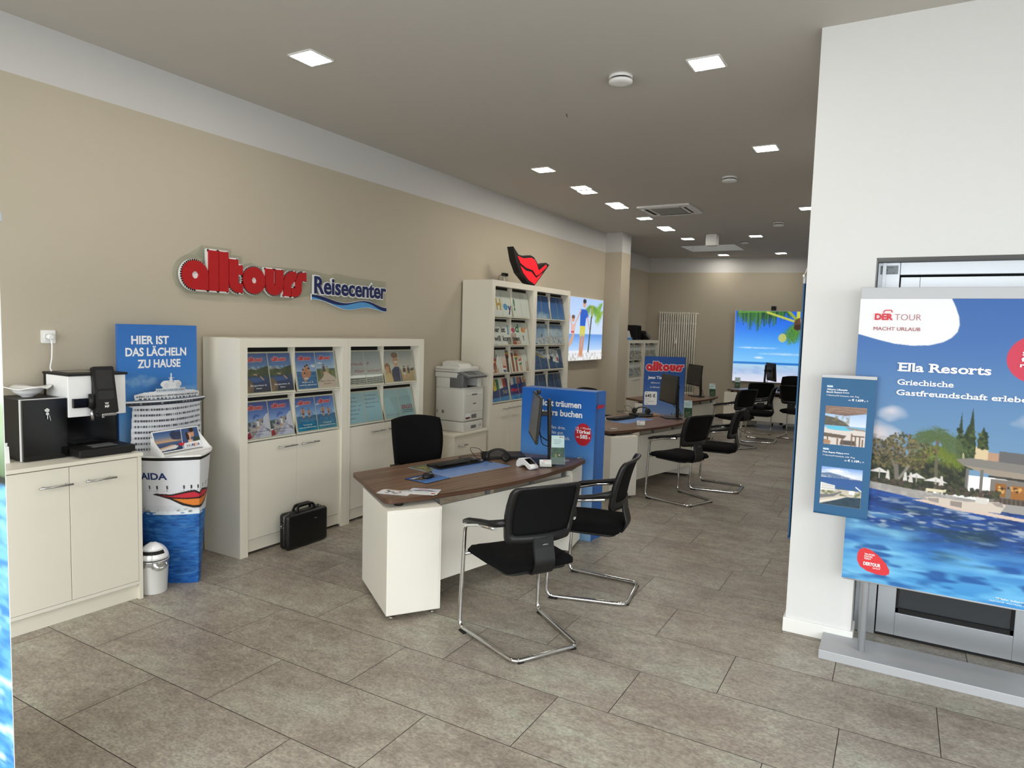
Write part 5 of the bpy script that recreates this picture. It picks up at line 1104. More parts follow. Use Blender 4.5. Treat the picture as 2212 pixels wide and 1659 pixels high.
def flyers(seed, w, h, kind):
    p = Pic(50, 34, (240, 241, 244)); R = random.Random(seed)
    if kind: p.grad(0, .6, [(206, 214, 240), (236, 238, 246)]); p.poly([(.05, .42), (.3, .3), (.7, .3), (.95, .42), (.8, .48), (.5, .42), (.2, .5)], (40, 44, 60)); p.rect(.25, .12, .6, .2, (200, 70, 90)); p.rect(.82, .74, .95, .92, (170, 30, 46)); p.rect(.3, .6, .7, .64, (150, 154, 170)); p.rect(.2, .7, .7, .73, (180, 184, 196))
    else: p.blobs(.15, .25, .7, .8, 16, .06, [(30, 30, 34), (60, 60, 66), (170, 60, 60), (214, 170, 160)], seed); p.rect(.6, .7, .95, .9, (226, 226, 228)); p.rect(.3, .1, .8, .16, (220, 190, 196))
    return p
def flyer_stack(k, a, n, rz, lb, w, h, kind, m):
    t = dth(k, 'flyer_stack', lb, 'flyer stack', a, n, .7202, rz); R = random.Random(m)
    for i in range(m):
        b = MB(); dx, dy, r = R.uniform(-.008, .008), R.uniform(-.006, .006), R.uniform(-.05, .05)
        if i == m - 1: dx = dy = r = 0
        b.box(-w / 2, w / 2, -h / 2, h / 2, .0008 * i, .0008 * i + .0006, 'white', X=Matrix.Translation((dx, dy, 0)) @ Matrix.Rotation(r, 4, 'Z')); s = b.build('flyer', t)
    pic_mesh('flyer_print', flyers(k + m, w, h, kind), s, (-w / 2, h / 2, .0008 * m), (w, 0, 0), (0, -h, 0), 'gloss')
flyer_stack(0, .15, .11, math.radians(-62), 'fanned white flyers at the near left corner of the near desk', .19, .1, 0, 5)
flyer_stack(0, .305, .015, math.radians(-55), 'pale flyers with a red corner square beside the fanned white flyers', .18, .14, 1, 4)
t = dth(0, 'laptop', 'closed black laptop behind the near monitor', 'laptop', 1.57, .52, .7202, math.radians(-38)); b = MB(); b.prism(rrect(-.17, .17, -.12, .12, .012), .004, .013, 'mblack'); b.build('base', t); b = MB(); b.prism(rrect(-.17, .17, -.12, .12, .012), .014, .021, 'mblack'); b.build('lid', t); b = MB(); b.box(-.12, .12, -.118, -.108, .01, .018, 'plastic'); b.build('hinge', t)
headset(0, 1.4, .43, math.radians(-60), 'black headset with a looped cord lying in front of the laptop')
t = dth(0, 'card_terminal', 'white card payment terminal on the near desk', 'card terminal', 1.375, .085, .7202, math.radians(168))
prof = [(-.095, .012), (-.08, .0), (-.055, .004), (-.02, .026), (.02, .026), (.06, .006), (.085, .004), (.09, .016), (.085, .03), (.03, .056), (-.02, .075), (-.06, .068), (-.088, .04)]
b = MB(); b.prism(prof, -.037, .037, 'gwhite', frame((0, 0, 0), (0, 1, 0), (0, 0, 1)), smooth=True); b.build('terminal_body', t)
b = MB(); Xs = frame((0, .03, .0562), (-1, 0, 0), (0, -.93, .36)); b.prism(rrect(-.028, .028, -.04, .035, .003), .0, .0012, 'gblack', Xs); b.build('display', t)
card_holder(0, 1.49, .0, math.radians(-42), 'business cards in a clear holder between the terminal and the green leaflets')
leaflet_stand(0, 1.61, -.02, math.radians(-45), 'clear holder of green leaflets on the near desk')
t = dth(0, 'bag_hook', 'chrome clip at the right tip of the near desk', 'hook', 2.0, .07, .69); b = MB(); b.tube(fillet([(-.01, 0, .034), (.035, 0, .034), (.045, 0, .0), (.02, 0, -.02)], .015), .005, 'chrome', 8); b.build('clip', t); b = MB(); b.lathe([(.01, .031), (.012, .037)], 'chrome', 12, Matrix.Translation((-.01, 0, 0))); b.build('pad', t)
# desk two
desk_mat(1, 1.0, .45, 0, 'blue printed desk mat on the second desk')
keyboard(1, 1.0, .5, 0, 'black keyboard on the second desk')
mouse(1, .42, .42, math.radians(-80), 'black mouse on the second desk', .7205)
card_holder(1, .66, .02, math.radians(-55), 'business cards in a clear holder on the second desk')
leaflet_stand(1, 1.68, -.02, math.radians(-50), 'clear holder of green leaflets on the second desk')
t = dth(1, 'docking_station', 'flat black box under the headset on the second desk', 'docking station', 1.44, .5, .7202, -.3); b = MB(); b.box(-.13, .13, -.08, .08, .003, .035, 'mblack', .004); b.build('case', t); b = MB(); b.box(-.12, .12, -.0805, -.08, .012, .026, 'grey'); b.build('ports', t)
headset(1, 1.45, .5, math.radians(-70), 'black headset lying on the flat black box of the second desk', .7552)
t = dth(1, 'letter_ornament', 'small beige wooden letters beside the monitor base on the second desk', 'ornament', 1.6, .42, .7202, -.5); b = MB()
text(b, 'alo', frame((-.08, 0, 0), (1, 0, 0), (0, 0, 1)), .045, mat('pale_wood', (196, 170, 140), .6), .06, .17, depth=.018); b.build('letters', t); b = MB(); b.box(-.09, .1, -.025, .005, 0, .006, b.mi and 'woodedge'); b.build('plinth', t)
# desk three
desk_mat(2, 1.0, .45, 0, 'blue printed desk mat on the third desk')
leaflet_stand(2, 1.72, -.03, math.radians(-50), 'clear holder of green leaflets on the third desk')
t = dth(2, 'desk_phone', 'dark desk telephone on the third desk left of the monitor', 'telephone', 1.2, .42, .7225, .3); b = MB(); b.prism([(-.08, 0), (.08, 0), (.08, .03), (-.08, .055)], -.09, .09, 'mblack', frame((0, 0, 0), (0, 1, 0), (0, 0, 1))); b.build('base', t); b = MB(); b.box(-.085, -.045, -.09, .09, .04, .062, 'plastic', .008); b.build('handset', t)
flyer_stack(2, .62, .05, .2, 'white flyers lying on the third desk', .2, .14, 1, 3)
# desk four
desk_mat(3, 1.15, .42, math.pi, 'blue printed desk mat on the rearmost desk')
leaflet_stand(3, .18, .12, math.radians(8), 'clear holder of green leaflets at the left end of the rearmost desk')
t = dth(3, 'desk_phone', 'black and white desk telephone on the rearmost desk', 'telephone', .98, .3, .7225, math.pi); b = MB(); b.prism([(-.08, 0), (.08, 0), (.08, .03), (-.08, .06)], -.07, .07, 'mblack', frame((0, 0, 0), (0, 1, 0), (0, 0, 1))); b.build('base', t); b = MB(); b.box(-.065, -.02, -.09, .09, .055, .075, 'white', .008); b.build('handset', t)
keyboard(3, 1.2, .44, math.pi, 'black keyboard on the rearmost desk')
# ------------------------------------------------------------------ briefcase
t = thing('briefcase', 'black leather briefcase standing on the floor before the low cabinet doors', 'briefcase', (-4.045, 3.775, 0), math.radians(90))
b = MB(); b.box(-.205, .205, -.01, .05, .004, .285, 'leather', .028, seg=4); b.build('rear_compartment', t)
b = MB(); b.box(-.21, .21, -.062, -.008, .003, .28, 'leather', .026, seg=4); b.build('front_compartment', t)
b = MB(); b.box(-.15, .15, -.03, .022, .262, .288, 'leather', .01, seg=3); b.build('top_flap', t)
for y in (-.035, .022): b = MB(); b.sweep(fillet([(-.09, y, .27), (-.08, y * .6, .325), (.08, y * .6, .325), (.09, y, .27)], .04, 5), [(-.011, -.004), (.011, -.004), (.011, .004), (-.011, .004)], 'leather', up=(0, 1, 0)); b.build('handle', t)
b = MB(); b.tube([(-.208 - .01 * math.sin(a), .005, .185 - .016 * math.cos(a)) for a in [math.radians(20 + 25 * k) for k in range(14)]], .0022, 'chrome', 6, True); b.box(-.21, -.204, -.008, .018, .19, .22, 'leather'); b.build('strap_ring', t)
b = MB(); b.tube(fillet([(-.211, -.02, .03), (-.213, -.02, .27), (-.16, -.02, .288)], .03), .0022, 'steel', 6); b.build('zip', t)
b = MB(); b.box(.06, .085, -.0635, -.062, .205, .212, 'grey'); b.build('badge', t)

# ------------------------------------------------------------------ printer on its cupboard
t = thing('printer_cupboard', 'low cream cupboard under the printer between the cabinets', 'cupboard', (-4.14, 6.005, 0))
b = MB(); b.box(-.41, -.02, 0, .02, 0, .572, 'cab', .001); b.box(-.41, -.02, .64, .66, 0, .572, 'cab', .001); b.box(-.41, -.395, .02, .64, 0, .572, 'cab'); b.box(-.395, -.05, .02, .64, .05, .07, 'cab'); b.build('carcass', t)
b = MB(); b.box(-.415, .01, -.012, .672, .572, .598, 'cab', .002); b.build('cupboard_top', t)
b = MB(); b.box(-.02, 0, .003, .657, .07, .568, 'cab', .0012); d_ = b.build('door', t); handle(d_, (0, .06, .47), (0, 1, 0), .17, (1, 0, 0))
t = thing('printer', 'light grey multifunction laser printer on the low cream cupboard', 'printer', (-4.155, 6.2, .598)); PL = 'printer_shell'
M['pr'] = mat('printer_shell', (214, 214, 208), .45); M['prd'] = mat('printer_dark', (104, 106, 108), .45)
b = MB(); b.box(-.39, 0, 0, .4, .0, .115, 'pr', .012, seg=3); b.build('paper_tray_unit', t)
b = MB(); b.box(-.39, .0, 0, .4, .12, .49, 'pr', .014, seg=3); b.box(-.39, -.2, .0, .4, .486, .605, 'pr', .012, seg=3); b.build('main_body', t)
b = MB(); b.box(-.001, .004, .03, .385, .13, .22, 'pr', .002); b.box(.003, .006, .15, .25, .15, .195, 'grey'); b.build('paper_drawer', t)
b = MB(); b.box(-.001, .004, .03, .385, .225, .43, 'pr', .002); b.box(.002, .005, .15, .26, .41, .428, 'grey'); X = frame((.0045, .18, .31), (0, 1, 0), (0, 0, 1)); text(b, 'brother', X, .014, 'txtk', .05, .06, z=.0005); b.build('front_door', t)
b = MB(); b.box(.0, .003, .15, .25, .035, .07, 'grey'); b.box(.003, .0034, .33, .345, .05, .07, 'grey'); b.build('tray_grip', t)
b = MB(); b.box(.0, .0046, .03, .12, .145, .21, 'white'); b.box(.0046, .005, .03, .12, .15, .17, mat('label_maroon', (84, 18, 28), .5)); b.build('label_sticker', t)
b = MB(); b.box(-.19, -.0, .002, .398, .49, .5, 'pr'); b.box(-.2, -.02, .0, .1, .49, .64, 'prd', .012, seg=3); b.box(-.2, -.18, .1, .36, .49, .62, 'dark'); b.box(-.2, -.03, .33, .398, .49, .6, 'pr', .01); b.box(-.19, -.05, .1, .33, .5, .503, 'dark'); b.build('output_slot', t)
b = MB(); Xp = Matrix.Translation((-.04, 0, .645)) @ Matrix.Rotation(.32, 4, 'Y'); b.box(-.12, .09, .02, .4, -.012, .014, 'prd', .006, X=Xp); b.box(-.06, .04, .1, .26, .0142, .016, 'screen', X=Xp); b.build('control_panel', t)
b = MB(); b.box(-.4, -.1, -.008, .408, .605, .665, 'pr', .012, seg=3); b.box(-.4, -.07, -.01, .4, .668, .725, 'pr', .014, seg=3); b.box(-.38, -.12, -.0108, -.01, .695, .7, 'grey'); b.build('scanner_lid', t)
b = MB(); b.prism([(-.36, .725), (-.12, .725), (-.14, .755), (-.3, .79), (-.36, .77)], -.32, -.08, 'pr', frame((0, 0, 0), (1, 0, 0), (0, 0, 1))); b.box(-.12, -.04, .12, .34, .735, .74, 'pr', X=Matrix.Rotation(-.15, 4, 'Y')); b.build('document_feeder', t)
b = MB(); b.box(-.3, -.27, -.0012, 0, .2, .235, 'grey'); b.box(-.37, -.36, -.0012, 0, .2, .24, 'grey'); b.build('side_vent', t)

# ------------------------------------------------------------------ red and black emblem, web camera on the tall cabinets
t = thing('emblem_sign', 'black and red lip shaped sign standing on top of the tall cabinet', 'sign', (-4.28, 7.165, 2.3345), math.radians(-9)); X = frame((0, 0, 0), (0, 1, 0), (0, 0, 1))
def Pp(px, py): return ((px - 877) / 341 * .97 - .0, (474 - py) / 366 * .46)
out = [(877, 112), (946, 108), (985, 175), (1012, 178), (1040, 168), (1072, 163), (1100, 178), (1120, 215), (1190, 216), (1218, 236), (1160, 360), (1106, 474), (1040, 464), (985, 420), (930, 300), (880, 165)]
o2 = [Pp(946, 110), Pp(985, 182), Pp(1012, 186), Pp(1040, 176), Pp(1072, 168), Pp(1098, 182), Pp(1118, 222), Pp(1134, 258), Pp(1192, 218), Pp(1218, 236), Pp(1160, 360), Pp(1106, 474), Pp(1060, 450), Pp(1000, 360), Pp(965, 240)]
b = MB(); b.prism(o2, -.1, 0, 'mblack', X); b.build('letter_body', t)
M['redlit'] = mat('backlit_red', (236, 26, 40), .35, emit=.55)
b = MB()
for pts in ([(978, 196), (1020, 212), (1075, 192), (1102, 206), (1120, 250), (1136, 312), (1192, 236), (1196, 262), (1160, 318), (1138, 350), (1118, 366), (1092, 316), (1040, 300), (1000, 262)], [(1000, 290), (1040, 330), (1080, 335), (1118, 392), (1140, 362), (1166, 330), (1108, 456), (1062, 420), (1022, 356)]):
    b.prism([Pp(*q) for q in pts], .0, .004, 'redlit', X)
b.build('red_faces', t)
b = MB(); b.box(-.12, .02, .42, .66, -.0003, .004, 'acrylic'); b.build('foot_plate', t)
t = thing('mini_camera', 'tiny black camera on a stem on the tall cabinet beside the black and red sign', 'camera', (-4.42, 7.45, 2.334)); b = MB(); b.tube([(0, 0, 0), (0, 0, .1)], .008, 'white', 10); b.build('stem', t); b = MB(); b.box(-.02, .03, -.05, .05, .1, .14, 'mblack', .008); b.build('camera_body', t); b = MB(); b.tube(fillet([(-.01, -.05, .12), (-.02, -.1, .1), (-.03, -.1, .01), (-.03, -.05, .004)], .03), .003, 'rubber', 6); b.build('cord', t)

# ------------------------------------------------------------------ backlit pictures
def family_pic():
    p = Pic(120, 96); p.grad(0, .62, [(176, 204, 246), (196, 218, 250), (206, 226, 252)]); p.grad(.58, .86, [(96, 150, 226), (150, 192, 244), (196, 220, 248)]); p.grad(.84, 1, [(232, 236, 242), (242, 242, 240)]); p.mott(p.box(0, .88, 1, 1), (170, 166, 158), 40, 30, 3, .8)
    p.poly([(0, 0), (.16, 0), (.14, .22), (.07, .24), (0, .3)], (170, 186, 50)); p.mott(p.box(0, 0, .18, .26), (110, 140, 40), 20, 20, 4, .7)
    for a, n in ((-.2, 0), (-.12, .06), (.0, .09), (.1, .06), (.18, .02), (.25, .12)): p.frond(.7, .12, a, -.08 + abs(a) * .2, .22, .035, (120, 160, 60), (86, 136, 56))
    p.frond(.98, .05, -.18, .05, .18, .05, (96, 156, 50), (140, 186, 60)); p.frond(1, .18, -.2, .08, .12, .05, (110, 166, 40), (160, 190, 60)); p.poly([(.69, .1), (.74, .1), (.73, .3), (.69, .34)], (150, 170, 60)); p.line(.7, .3, .645, .86, .028, (70, 66, 50))
    p.poly([(.43, .18), (.58, .18), (.63, .3), (.57, .32), (.55, .46), (.43, .46)], (38, 92, 196)); p.poly([(.43, .45), (.56, .45), (.545, .62), (.5, .61), (.49, .5), (.48, .62), (.43, .62)], (216, 204, 70)); p.poly([(.435, .61), (.475, .61), (.47, .9), (.43, .95), (.42, .93)], (208, 142, 100)); p.poly([(.5, .61), (.545, .61), (.5, .94), (.46, .96)], (208, 142, 100)); p.ell(.52, .09, .035, .06, (214, 160, 126)); p.ell(.525, .05, .04, .035, (44, 36, 36)); p.line(.6, .3, .66, .5, .02, (214, 160, 130)); p.line(.44, .2, .35, .36, .022, (220, 166, 136))
    p.ell(.27, .34, .035, .05, (214, 160, 126)); p.poly([(.22, .42), (.33, .42), (.3, .58), (.23, .58)], (228, 184, 170)); p.rect(.23, .53, .3, .56, (200, 70, 80)); p.poly([(.26, .57), (.31, .57), (.26, .72), (.17, .8), (.2, .7)], (216, 164, 132)); p.line(.23, .42, .16, .2, .02, (222, 170, 140)); p.line(.31, .42, .36, .34, .02, (222, 170, 140)); p.ell(.27, .31, .038, .03, (110, 80, 60))
    p.poly([(.0, .2), (.1, .26), (.12, .3), (.0, .34)], (226, 176, 140)); p.poly([(0, .34), (.02, .4), (.015, .9), (0, .95)], (226, 176, 140)); p.rect(0, .5, .025, .56, (160, 110, 170)); p.rect(0, .06, .02, .16, (40, 30, 30)); return p
t = thing('light_box', 'backlit picture of a family under palms on the sign wall right of the tall cabinets', 'light box', (WX, 9.3, 1.29))
b = MB(); b.box(0, .075, 0, 1.68, 0, 1.025, 'white', .003); b.build('case', t)
pic_mesh('backlit_picture', family_pic(), t, (.0765, .012, 1.015), (0, 1.656, 0), (0, 0, -1.005), 'lit')
t0 = thing('hanging_tag', 'tiny white tag at the lower right corner of the backlit family picture', 'tag', (WX + .06, 10.99, 1.36)); b = MB(); b.box(0, .012, 0, .03, 0, .02, 'white'); b.build('tag_body', t0); b = MB(); b.tube([(0, -.02, .01), (0, 0, .01)], .003, 'white', 6); b.build('cord', t0)
def palm_pic():
    p = Pic(130, 130); p.grad(0, .72, [(26, 92, 222), (38, 122, 236), (84, 168, 246), (128, 200, 250)]); p.puff(.3, .52, .35, .02, (206, 230, 250), .8, 3); p.puff(.62, .6, .4, .025, (200, 228, 250), .8, 5); p.puff(.32, .655, .1, .02, (230, 242, 252), 1, 8); p.puff(.95, .53, .12, .05, (226, 240, 252), .9, 4)
    p.grad(.72, .78, [(28, 110, 200), (40, 140, 214)]); p.grad(.75, 1, [(178, 216, 240), (170, 196, 230), (206, 216, 236), (224, 222, 240)]); p.mott(p.box(0, .76, 1, .9), (140, 176, 222), 10, 24, 5, .5, .5, .8)
    R = random.Random(2)
    for k in range(46): x = .02 + .0145 * k; y = .02 + .05 * math.sin(k * .11); ln = R.uniform(.06, .2) * (1.1 if .15 < x < .5 else .8); p.poly([(x, 0), (x + .022, 0), (x + .012, y + ln), (x + .006, y + ln)], R.choice([(30, 86, 30), (48, 108, 36), (70, 130, 40), (22, 66, 30)]), .9)
    p.line(.04, .02, .45, .01, .02, (90, 150, 50)); p.line(.4, .02, .74, .14, .03, (190, 196, 80)); p.line(.66, .0, .78, .14, .035, (150, 170, 60)); p.line(.78, 0, .78, .14, .045, (206, 206, 60)); p.line(.98, .0, .8, .12, .02, (96, 150, 50))
    for dx, dy, dr in ((-.2, .12, .16), (-.12, .2, .12), (.2, .02, .12), (.22, .16, .1), (.24, -.04, .05), (-.06, .16, .14)): p.frond(.8, .14, dx, dy, dr, .05, (56, 120, 40), (110, 160, 50))
    p.ell(.6, .37, .05, .06, (214, 206, 100), .8); p.ell(.8, .17, .07, .08, (92, 66, 44)); p.ell(.78, .22, .05, .04, (60, 40, 30)); p.poly([(.8, .1), (.87, .13), (1.0, .18), (1.0, .28), (.9, .24), (.82, .2)], (170, 146, 128))
    for k in range(7): p.line(.86 + .022 * k, .13 + .007 * k, .85 + .022 * k, .22 + .008 * k, .008, (110, 90, 78))
    p.line(.8, .25, .84, .48, .006, (120, 110, 100)); p.poly([(.83, .47), (.88, .5), (.93, .66), (1, .86), (.96, .9), (.9, .78), (.85, .62)], (206, 204, 204)); p.mott(p.inside([(.83, .47), (.88, .5), (.93, .66), (1, .86), (.96, .9), (.9, .78), (.85, .62)]), (160, 150, 140), 60, 60, 4, .8); return p
t = thing('light_box', 'backlit palm beach picture on the rear wall', 'light box', tuple(BP + BD * 1.872), math.atan2(BD.y, BD.x))
b = MB(); b.box(0, 1.66, -.07, 0, .775, 2.335, 'alu', .003); b.build('case', t)
pic_mesh('backlit_picture', palm_pic(), t, (.012, -.0715, 2.325), (1.636, 0, 0), (0, 0, -1.54), 'lit')
t = thing('wall_camera', 'small black camera box on top of the backlit palm picture', 'camera', tuple(BP + BD * 2.66 + Vector((0, 0, 2.335))), math.atan2(BD.y, BD.x)); b = MB(); b.box(-.05, .05, -.05, .0, 0, .1, 'mblack', .006); b.build('camera_body', t); b = MB(); b.lathe([(.014, 0), (.012, .006)], 'gblack', 14, frame((0, -.05, .06), (1, 0, 0), (0, 0, 1))); b.build('lens', t)

# ------------------------------------------------------------------ radiator
t = thing('radiator', 'tall cream column radiator on the rear wall', 'radiator', tuple(BP + BD * .24), math.atan2(BD.y, BD.x)); nC = 17; c0 = None
for k in range(nC):
    if c0 is None:
        b = MB()
        for y in (-.04, -.075, -.11): b.tube([(0, y, .47), (0, y, 2.24)], .0138, 'cabedge', 10)
        b.box(-.019, .019, -.125, -.03, 2.215, 2.27, 'cabedge', .012, seg=3); b.box(-.019, .019, -.125, -.03, .43, .485, 'cabedge', .012, seg=3); c0 = b.build('column', t); c = c0
    else: c = c0.copy(); COL.objects.link(c); c.parent = t
    c.location = (.02 + k * .0488, 0, 0)
b = MB(); b.box(.37, .4, -.14, -.118, 1.56, 1.68, 'white', .003); b.box(.377, .393, -.1405, -.14, 1.64, 1.66, 'dark'); b.build('heat_meter', t)
b = MB(); b.box(0, .82, -.03, 0, 2.0, 2.04, 'cabedge'); b.box(0, .82, -.03, 0, .6, .64, 'cabedge'); b.build('wall_bracket', t)
b = MB(); b.lathe([(.016, 0), (.016, .04)], 'white', 14, frame((.82, -.07, 2.24), (0, 1, 0), (0, 0, 1))); b.build('end_valve', t)

# ------------------------------------------------------------------ things on the far cabinets
t = thing('model_ship', 'small cruise ship model on a blue base on top of the far cabinets', 'model', (-4.88, 13.25, 1.625)); b = MB(); b.prism([(-.06, -.26), (.06, -.26), (.07, .1), (0, .28), (-.07, .1)], 0, .05, 'sky'); b.build('sea_base', t)
b = MB()
for k in range(5): s = 1 - .12 * k; b.prism([(-.05 * s, -.22 * s), (.05 * s, -.22 * s), (.055 * s, .06 * s), (0, .2 * s), (-.055 * s, .06 * s)], .05 + .028 * k, .072 + .028 * k, 'white'); b.prism([(-.045 * s, -.2 * s), (.045 * s, -.2 * s), (.048 * s, .05 * s), (0, .18 * s), (-.048 * s, .05 * s)], .072 + .028 * k, .078 + .028 * k, 'grey')
b.build('decks', t)
t = thing('speaker', 'black box speaker on the far cabinets beside the model ship', 'speaker', (-4.9, 13.72, 1.625)); b = MB(); b.box(-.13, .1, -.12, .12, 0, .31, 'mblack', .008); b.build('speaker_box', t); b = MB(); b.box(.1, .108, -.11, .11, .02, .29, 'mesh', .002); b.build('grille', t)
t = thing('desk_fan', 'rounded black appliance lying on the far cabinets right of the box speaker', 'appliance', (-4.88, 14.2, 1.625)); b = MB(); b.box(-.12, .12, -.2, .2, .01, .1, 'plastic', .045, X=Matrix.Translation((0, 0, .05)) @ Matrix.Rotation(-.35, 4, 'X'), seg=4); b.build('housing', t); b = MB(); b.box(.105, .125, -.15, .15, .02, .06, 'grey', .01, X=Matrix.Translation((0, 0, .05)) @ Matrix.Rotation(-.35, 4, 'X')); b.box(-.06, .06, -.12, -.02, 0, .02, 'plastic'); b.build('front_trim', t)
t = thing('picture_frame', 'thin framed picture leaning on the wall above the far cabinets', 'picture frame', (-5.07, 13.42, 1.625)); Xf_ = frame((.03, -.2, 0), (0, 1, 0), (-.05, 0, 1)); b = MB(); b.ring([(0, 0), (.4, 0), (.4, .5), (0, .5)], [(.02, .02), (.38, .02), (.38, .48), (.02, .48)], 0, .02, 'alu', Xf_); b.build('moulding', t); p = Pic(30, 36, (226, 222, 216)); p.rect(.2, .35, .8, .7, (196, 120, 110)); p.rect(.3, .75, .7, .82, (110, 80, 90)); pic_mesh('picture', p, t, Xf_ @ Vector((.02, .48, .006)), (0, .36, 0), Xf_.to_3x3() @ Vector((0, -.46, 0)), 'paper')

# ------------------------------------------------------------------ blue advertising column and far sign
t = thing('advertising_column', 'large blue cardboard advertising column with white words and a red price disc', 'advertising display', (-2.846, 5.157, 0))
b = MB(); Wd, Td = .697, .19; b.prism([(0, 0), (Wd, 0), (Wd - .012, Td * .45), (Wd + .01, Td), (-.01, Td), (.012, Td * .45)], 0, 1.262, 'blue'); b.build('column_body', t)
p = Pic(110, 190); p.grad(0, .82, [(24, 92, 176), (40, 106, 188), (78, 134, 200), (120, 162, 214), (150, 184, 222)]); p.grad(.8, 1, [(176, 196, 214), (120, 160, 196)]); p.ell(.5, .9, .3, .05, (60, 66, 76)); p.ell(.5, .865, .34, .03, (150, 156, 160)); p.ell(.45, .9, .12, .03, (20, 22, 26)); p.rect(.82, .87, 1, .91, (190, 206, 216)); p.ell(.85, .288, .11, .075, (184, 30, 44))
q = pic_mesh('front_print', p, t, (.002, -.0012, 1.26), (Wd - .004, 0, 0), (0, 0, -1.258), 'paper')
b = MB(); Xc = frame((0, -.0022, 0), (1, 0, 0), (0, 0, 1)); T = lambda s, x, z, c, w, bo=.02, al='L', m='txtw': text(b, s, Xc @ Matrix.Translation((x, z, 0)), c, m, bo, w, al)
T('Nicht träumen', .152, 1.118, .05, .415, .03); T('alltours buchen', .135, 1.038, .05, .445, .03); T('alles drin.', .275, .925, .026, .155, .0); T('alles gut.', .275, .882, .026, .14, .0); T('alles für dich.', .275, .838, .026, .2, .0)
T('z.B. 1 Woche', .592, .945, .017, .14, 0, 'C'); T('Türkei', .592, .908, .028, .13, .03, 'C'); T('ab', .535, .87, .013, .022, .02); T('585', .565, .866, .03, .07, .03); T('€', .643, .867, .014, .014, .02); b.build('front_lettering', q)
b = MB(); Xs = frame((Wd - .004, .012, 1.12), (.0, 1, 0), (0, 0, 1)); alltours(b, Xs @ Matrix.Translation((0, 0, .012)), .155, 'txtr', None, 0, .0004); b.build('side_lettering', t)
t = thing('advertising_board', 'blue upright board with a red word and a white 645 euro price card', 'advertising display', (-3.25, 9.6, 0), math.radians(30))
b = MB(); b.prism(rrect(0, .6, .0, 1.43, .02), -.03, 0, 'navy' if False else M.setdefault('signblue', mat('sign_blue', (36, 78, 150), .5)), frame((0, 0, 0), (1, 0, 0), (0, 0, 1))); b.build('board', t)
p = Pic(100, 180); p.grad(0, 1, [(38, 80, 150), (48, 88, 158), (96, 128, 186), (156, 180, 210), (150, 176, 196)]); p.poly([(.76, .62), (.95, .6), (1, .6), (1, .74), (.8, .76)], (126, 120, 40)); p.mott(p.box(.7, .58, 1, .78), (70, 90, 40), 24, 24, 3, .7, .4, .7); p.blobs(.0, .66, .2, .76, 20, .03, [(110, 130, 70), (140, 150, 120)], 2); p.rect(0, .85, 1.01, 1.01, (60, 120, 170))
q = pic_mesh('board_print', p, t, (.006, -.001, 1.424), (.588, 0, 0), (0, 0, -1.418), 'paper')
b = MB(); Xc = frame((0, -.0025, 0), (1, 0, 0), (0, 0, 1)); alltours(b, Xc @ Matrix.Translation((.02, 1.215, 0)), .555, 'txtr', 'txtw', .014, .0005)
T('Jetzt Türkei buchen', .055, 1.1, .038, .46, .03); T('alltoura', .1, 1.03, .026, .13, .0); T('La Benata', .095, .965, .026, .14, .0)
b.build('board_lettering', q); b = MB()
Xk = Xc @ Matrix.Translation((.015, .71, 0)); b.prism(rrect(0, .185, 0, .2, .018), 0, .0006, 'txtw', Xk); pc_ = b.build('price_card', t); b = MB(); text(b, '645 €', Xk @ Matrix.Translation((.012, .115, .001)), .045, 'txtk', .03, .15); text(b, 'Antalya', Xk @ Matrix.Translation((.012, .178, .001)), .009, 'txtk', .02, .04)
for k, s in enumerate(('Hotel ✓', 'Transferzug ✓', 'Flug ✓')): text(b, s, Xk @ Matrix.Translation((.012, .082 - .032 * k, .001)), .014, 'txtk', 0, .011 * len(s))
b.build('card_lettering', pc_)

# ------------------------------------------------------------------ banners on the right
BY = 4.06
t = thing('banner_stand', 'large silver banner stand with a blue resort poster before the glass door', 'banner stand', (-.2, BY, 0))
b = MB(); b.box(-.085, 1.5, -.085, .2, .0, .05, 'silver', .003); b.build('base_plate', t)
b = MB(); b.tube([(.118, .03, .05), (.118, .03, 2.0)], .0185, 'silver', 20); b.build('pole', t); b = MB(); b.tube([(1.18, .03, .05), (1.18, .03, 2.0)], .0185, 'silver', 20); b.build('pole', t)
b = MB(); b.box(0, 1.3, -.005, .028, 1.972, 2.03, 'silver', .002); b.build('top_rail', t); b = MB(); b.tube([(0.006, .004, .45), (1.294, .004, .45)], .006, 'silver', 10); b.build('bottom_rail', t)
NX, NY = 380, 440
p = Pic(NX, NY); p.grad(0, .58, [(58, 100, 166), (66, 108, 170), (84, 124, 172), (98, 136, 174), (112, 146, 176)])
u = lambda x: (x + .2) / 1.3; v = lambda z: (1.972 - z) / 1.522
f = lambda x, z: (u(x), v(z))
p.poly([f(-.22, 1.98), f(.205, 1.98), f(.228, 1.93), f(.245, 1.88), f(.25, 1.84), f(.243, 1.805), f(.22, 1.775), f(.185, 1.752), f(.13, 1.735), f(.05, 1.73), f(-.03, 1.738), f(-.1, 1.755), f(-.22, 1.79)], (232, 233, 236))
p.puff(u(-.09), v(1.27), .12, .055, (216, 204, 206), 1, 3); p.puff(u(-.09), v(1.235), .07, .06, (206, 196, 200), .9, 5); p.puff(u(-.015), v(1.368), .075, .04, (220, 208, 212), 1, 4); p.puff(u(.58), v(1.37), .1, .04, (206, 198, 206), .8, 6)
p.poly([f(-.22, 1.26), f(-.12, 1.25), f(-.02, 1.215), f(.06, 1.2), f(.06, 1.05), f(-.22, 1.05)], (112, 112, 116)); p.poly([f(-.1, 1.17), f(-.02, 1.22), f(.03, 1.2), f(.03, 1.08), f(-.12, 1.1)], (84, 88, 96)); p.mott(p.box(0, v(1.26), u(.06), v(1.1)), (136, 132, 128), 40, 50, 3, .6)
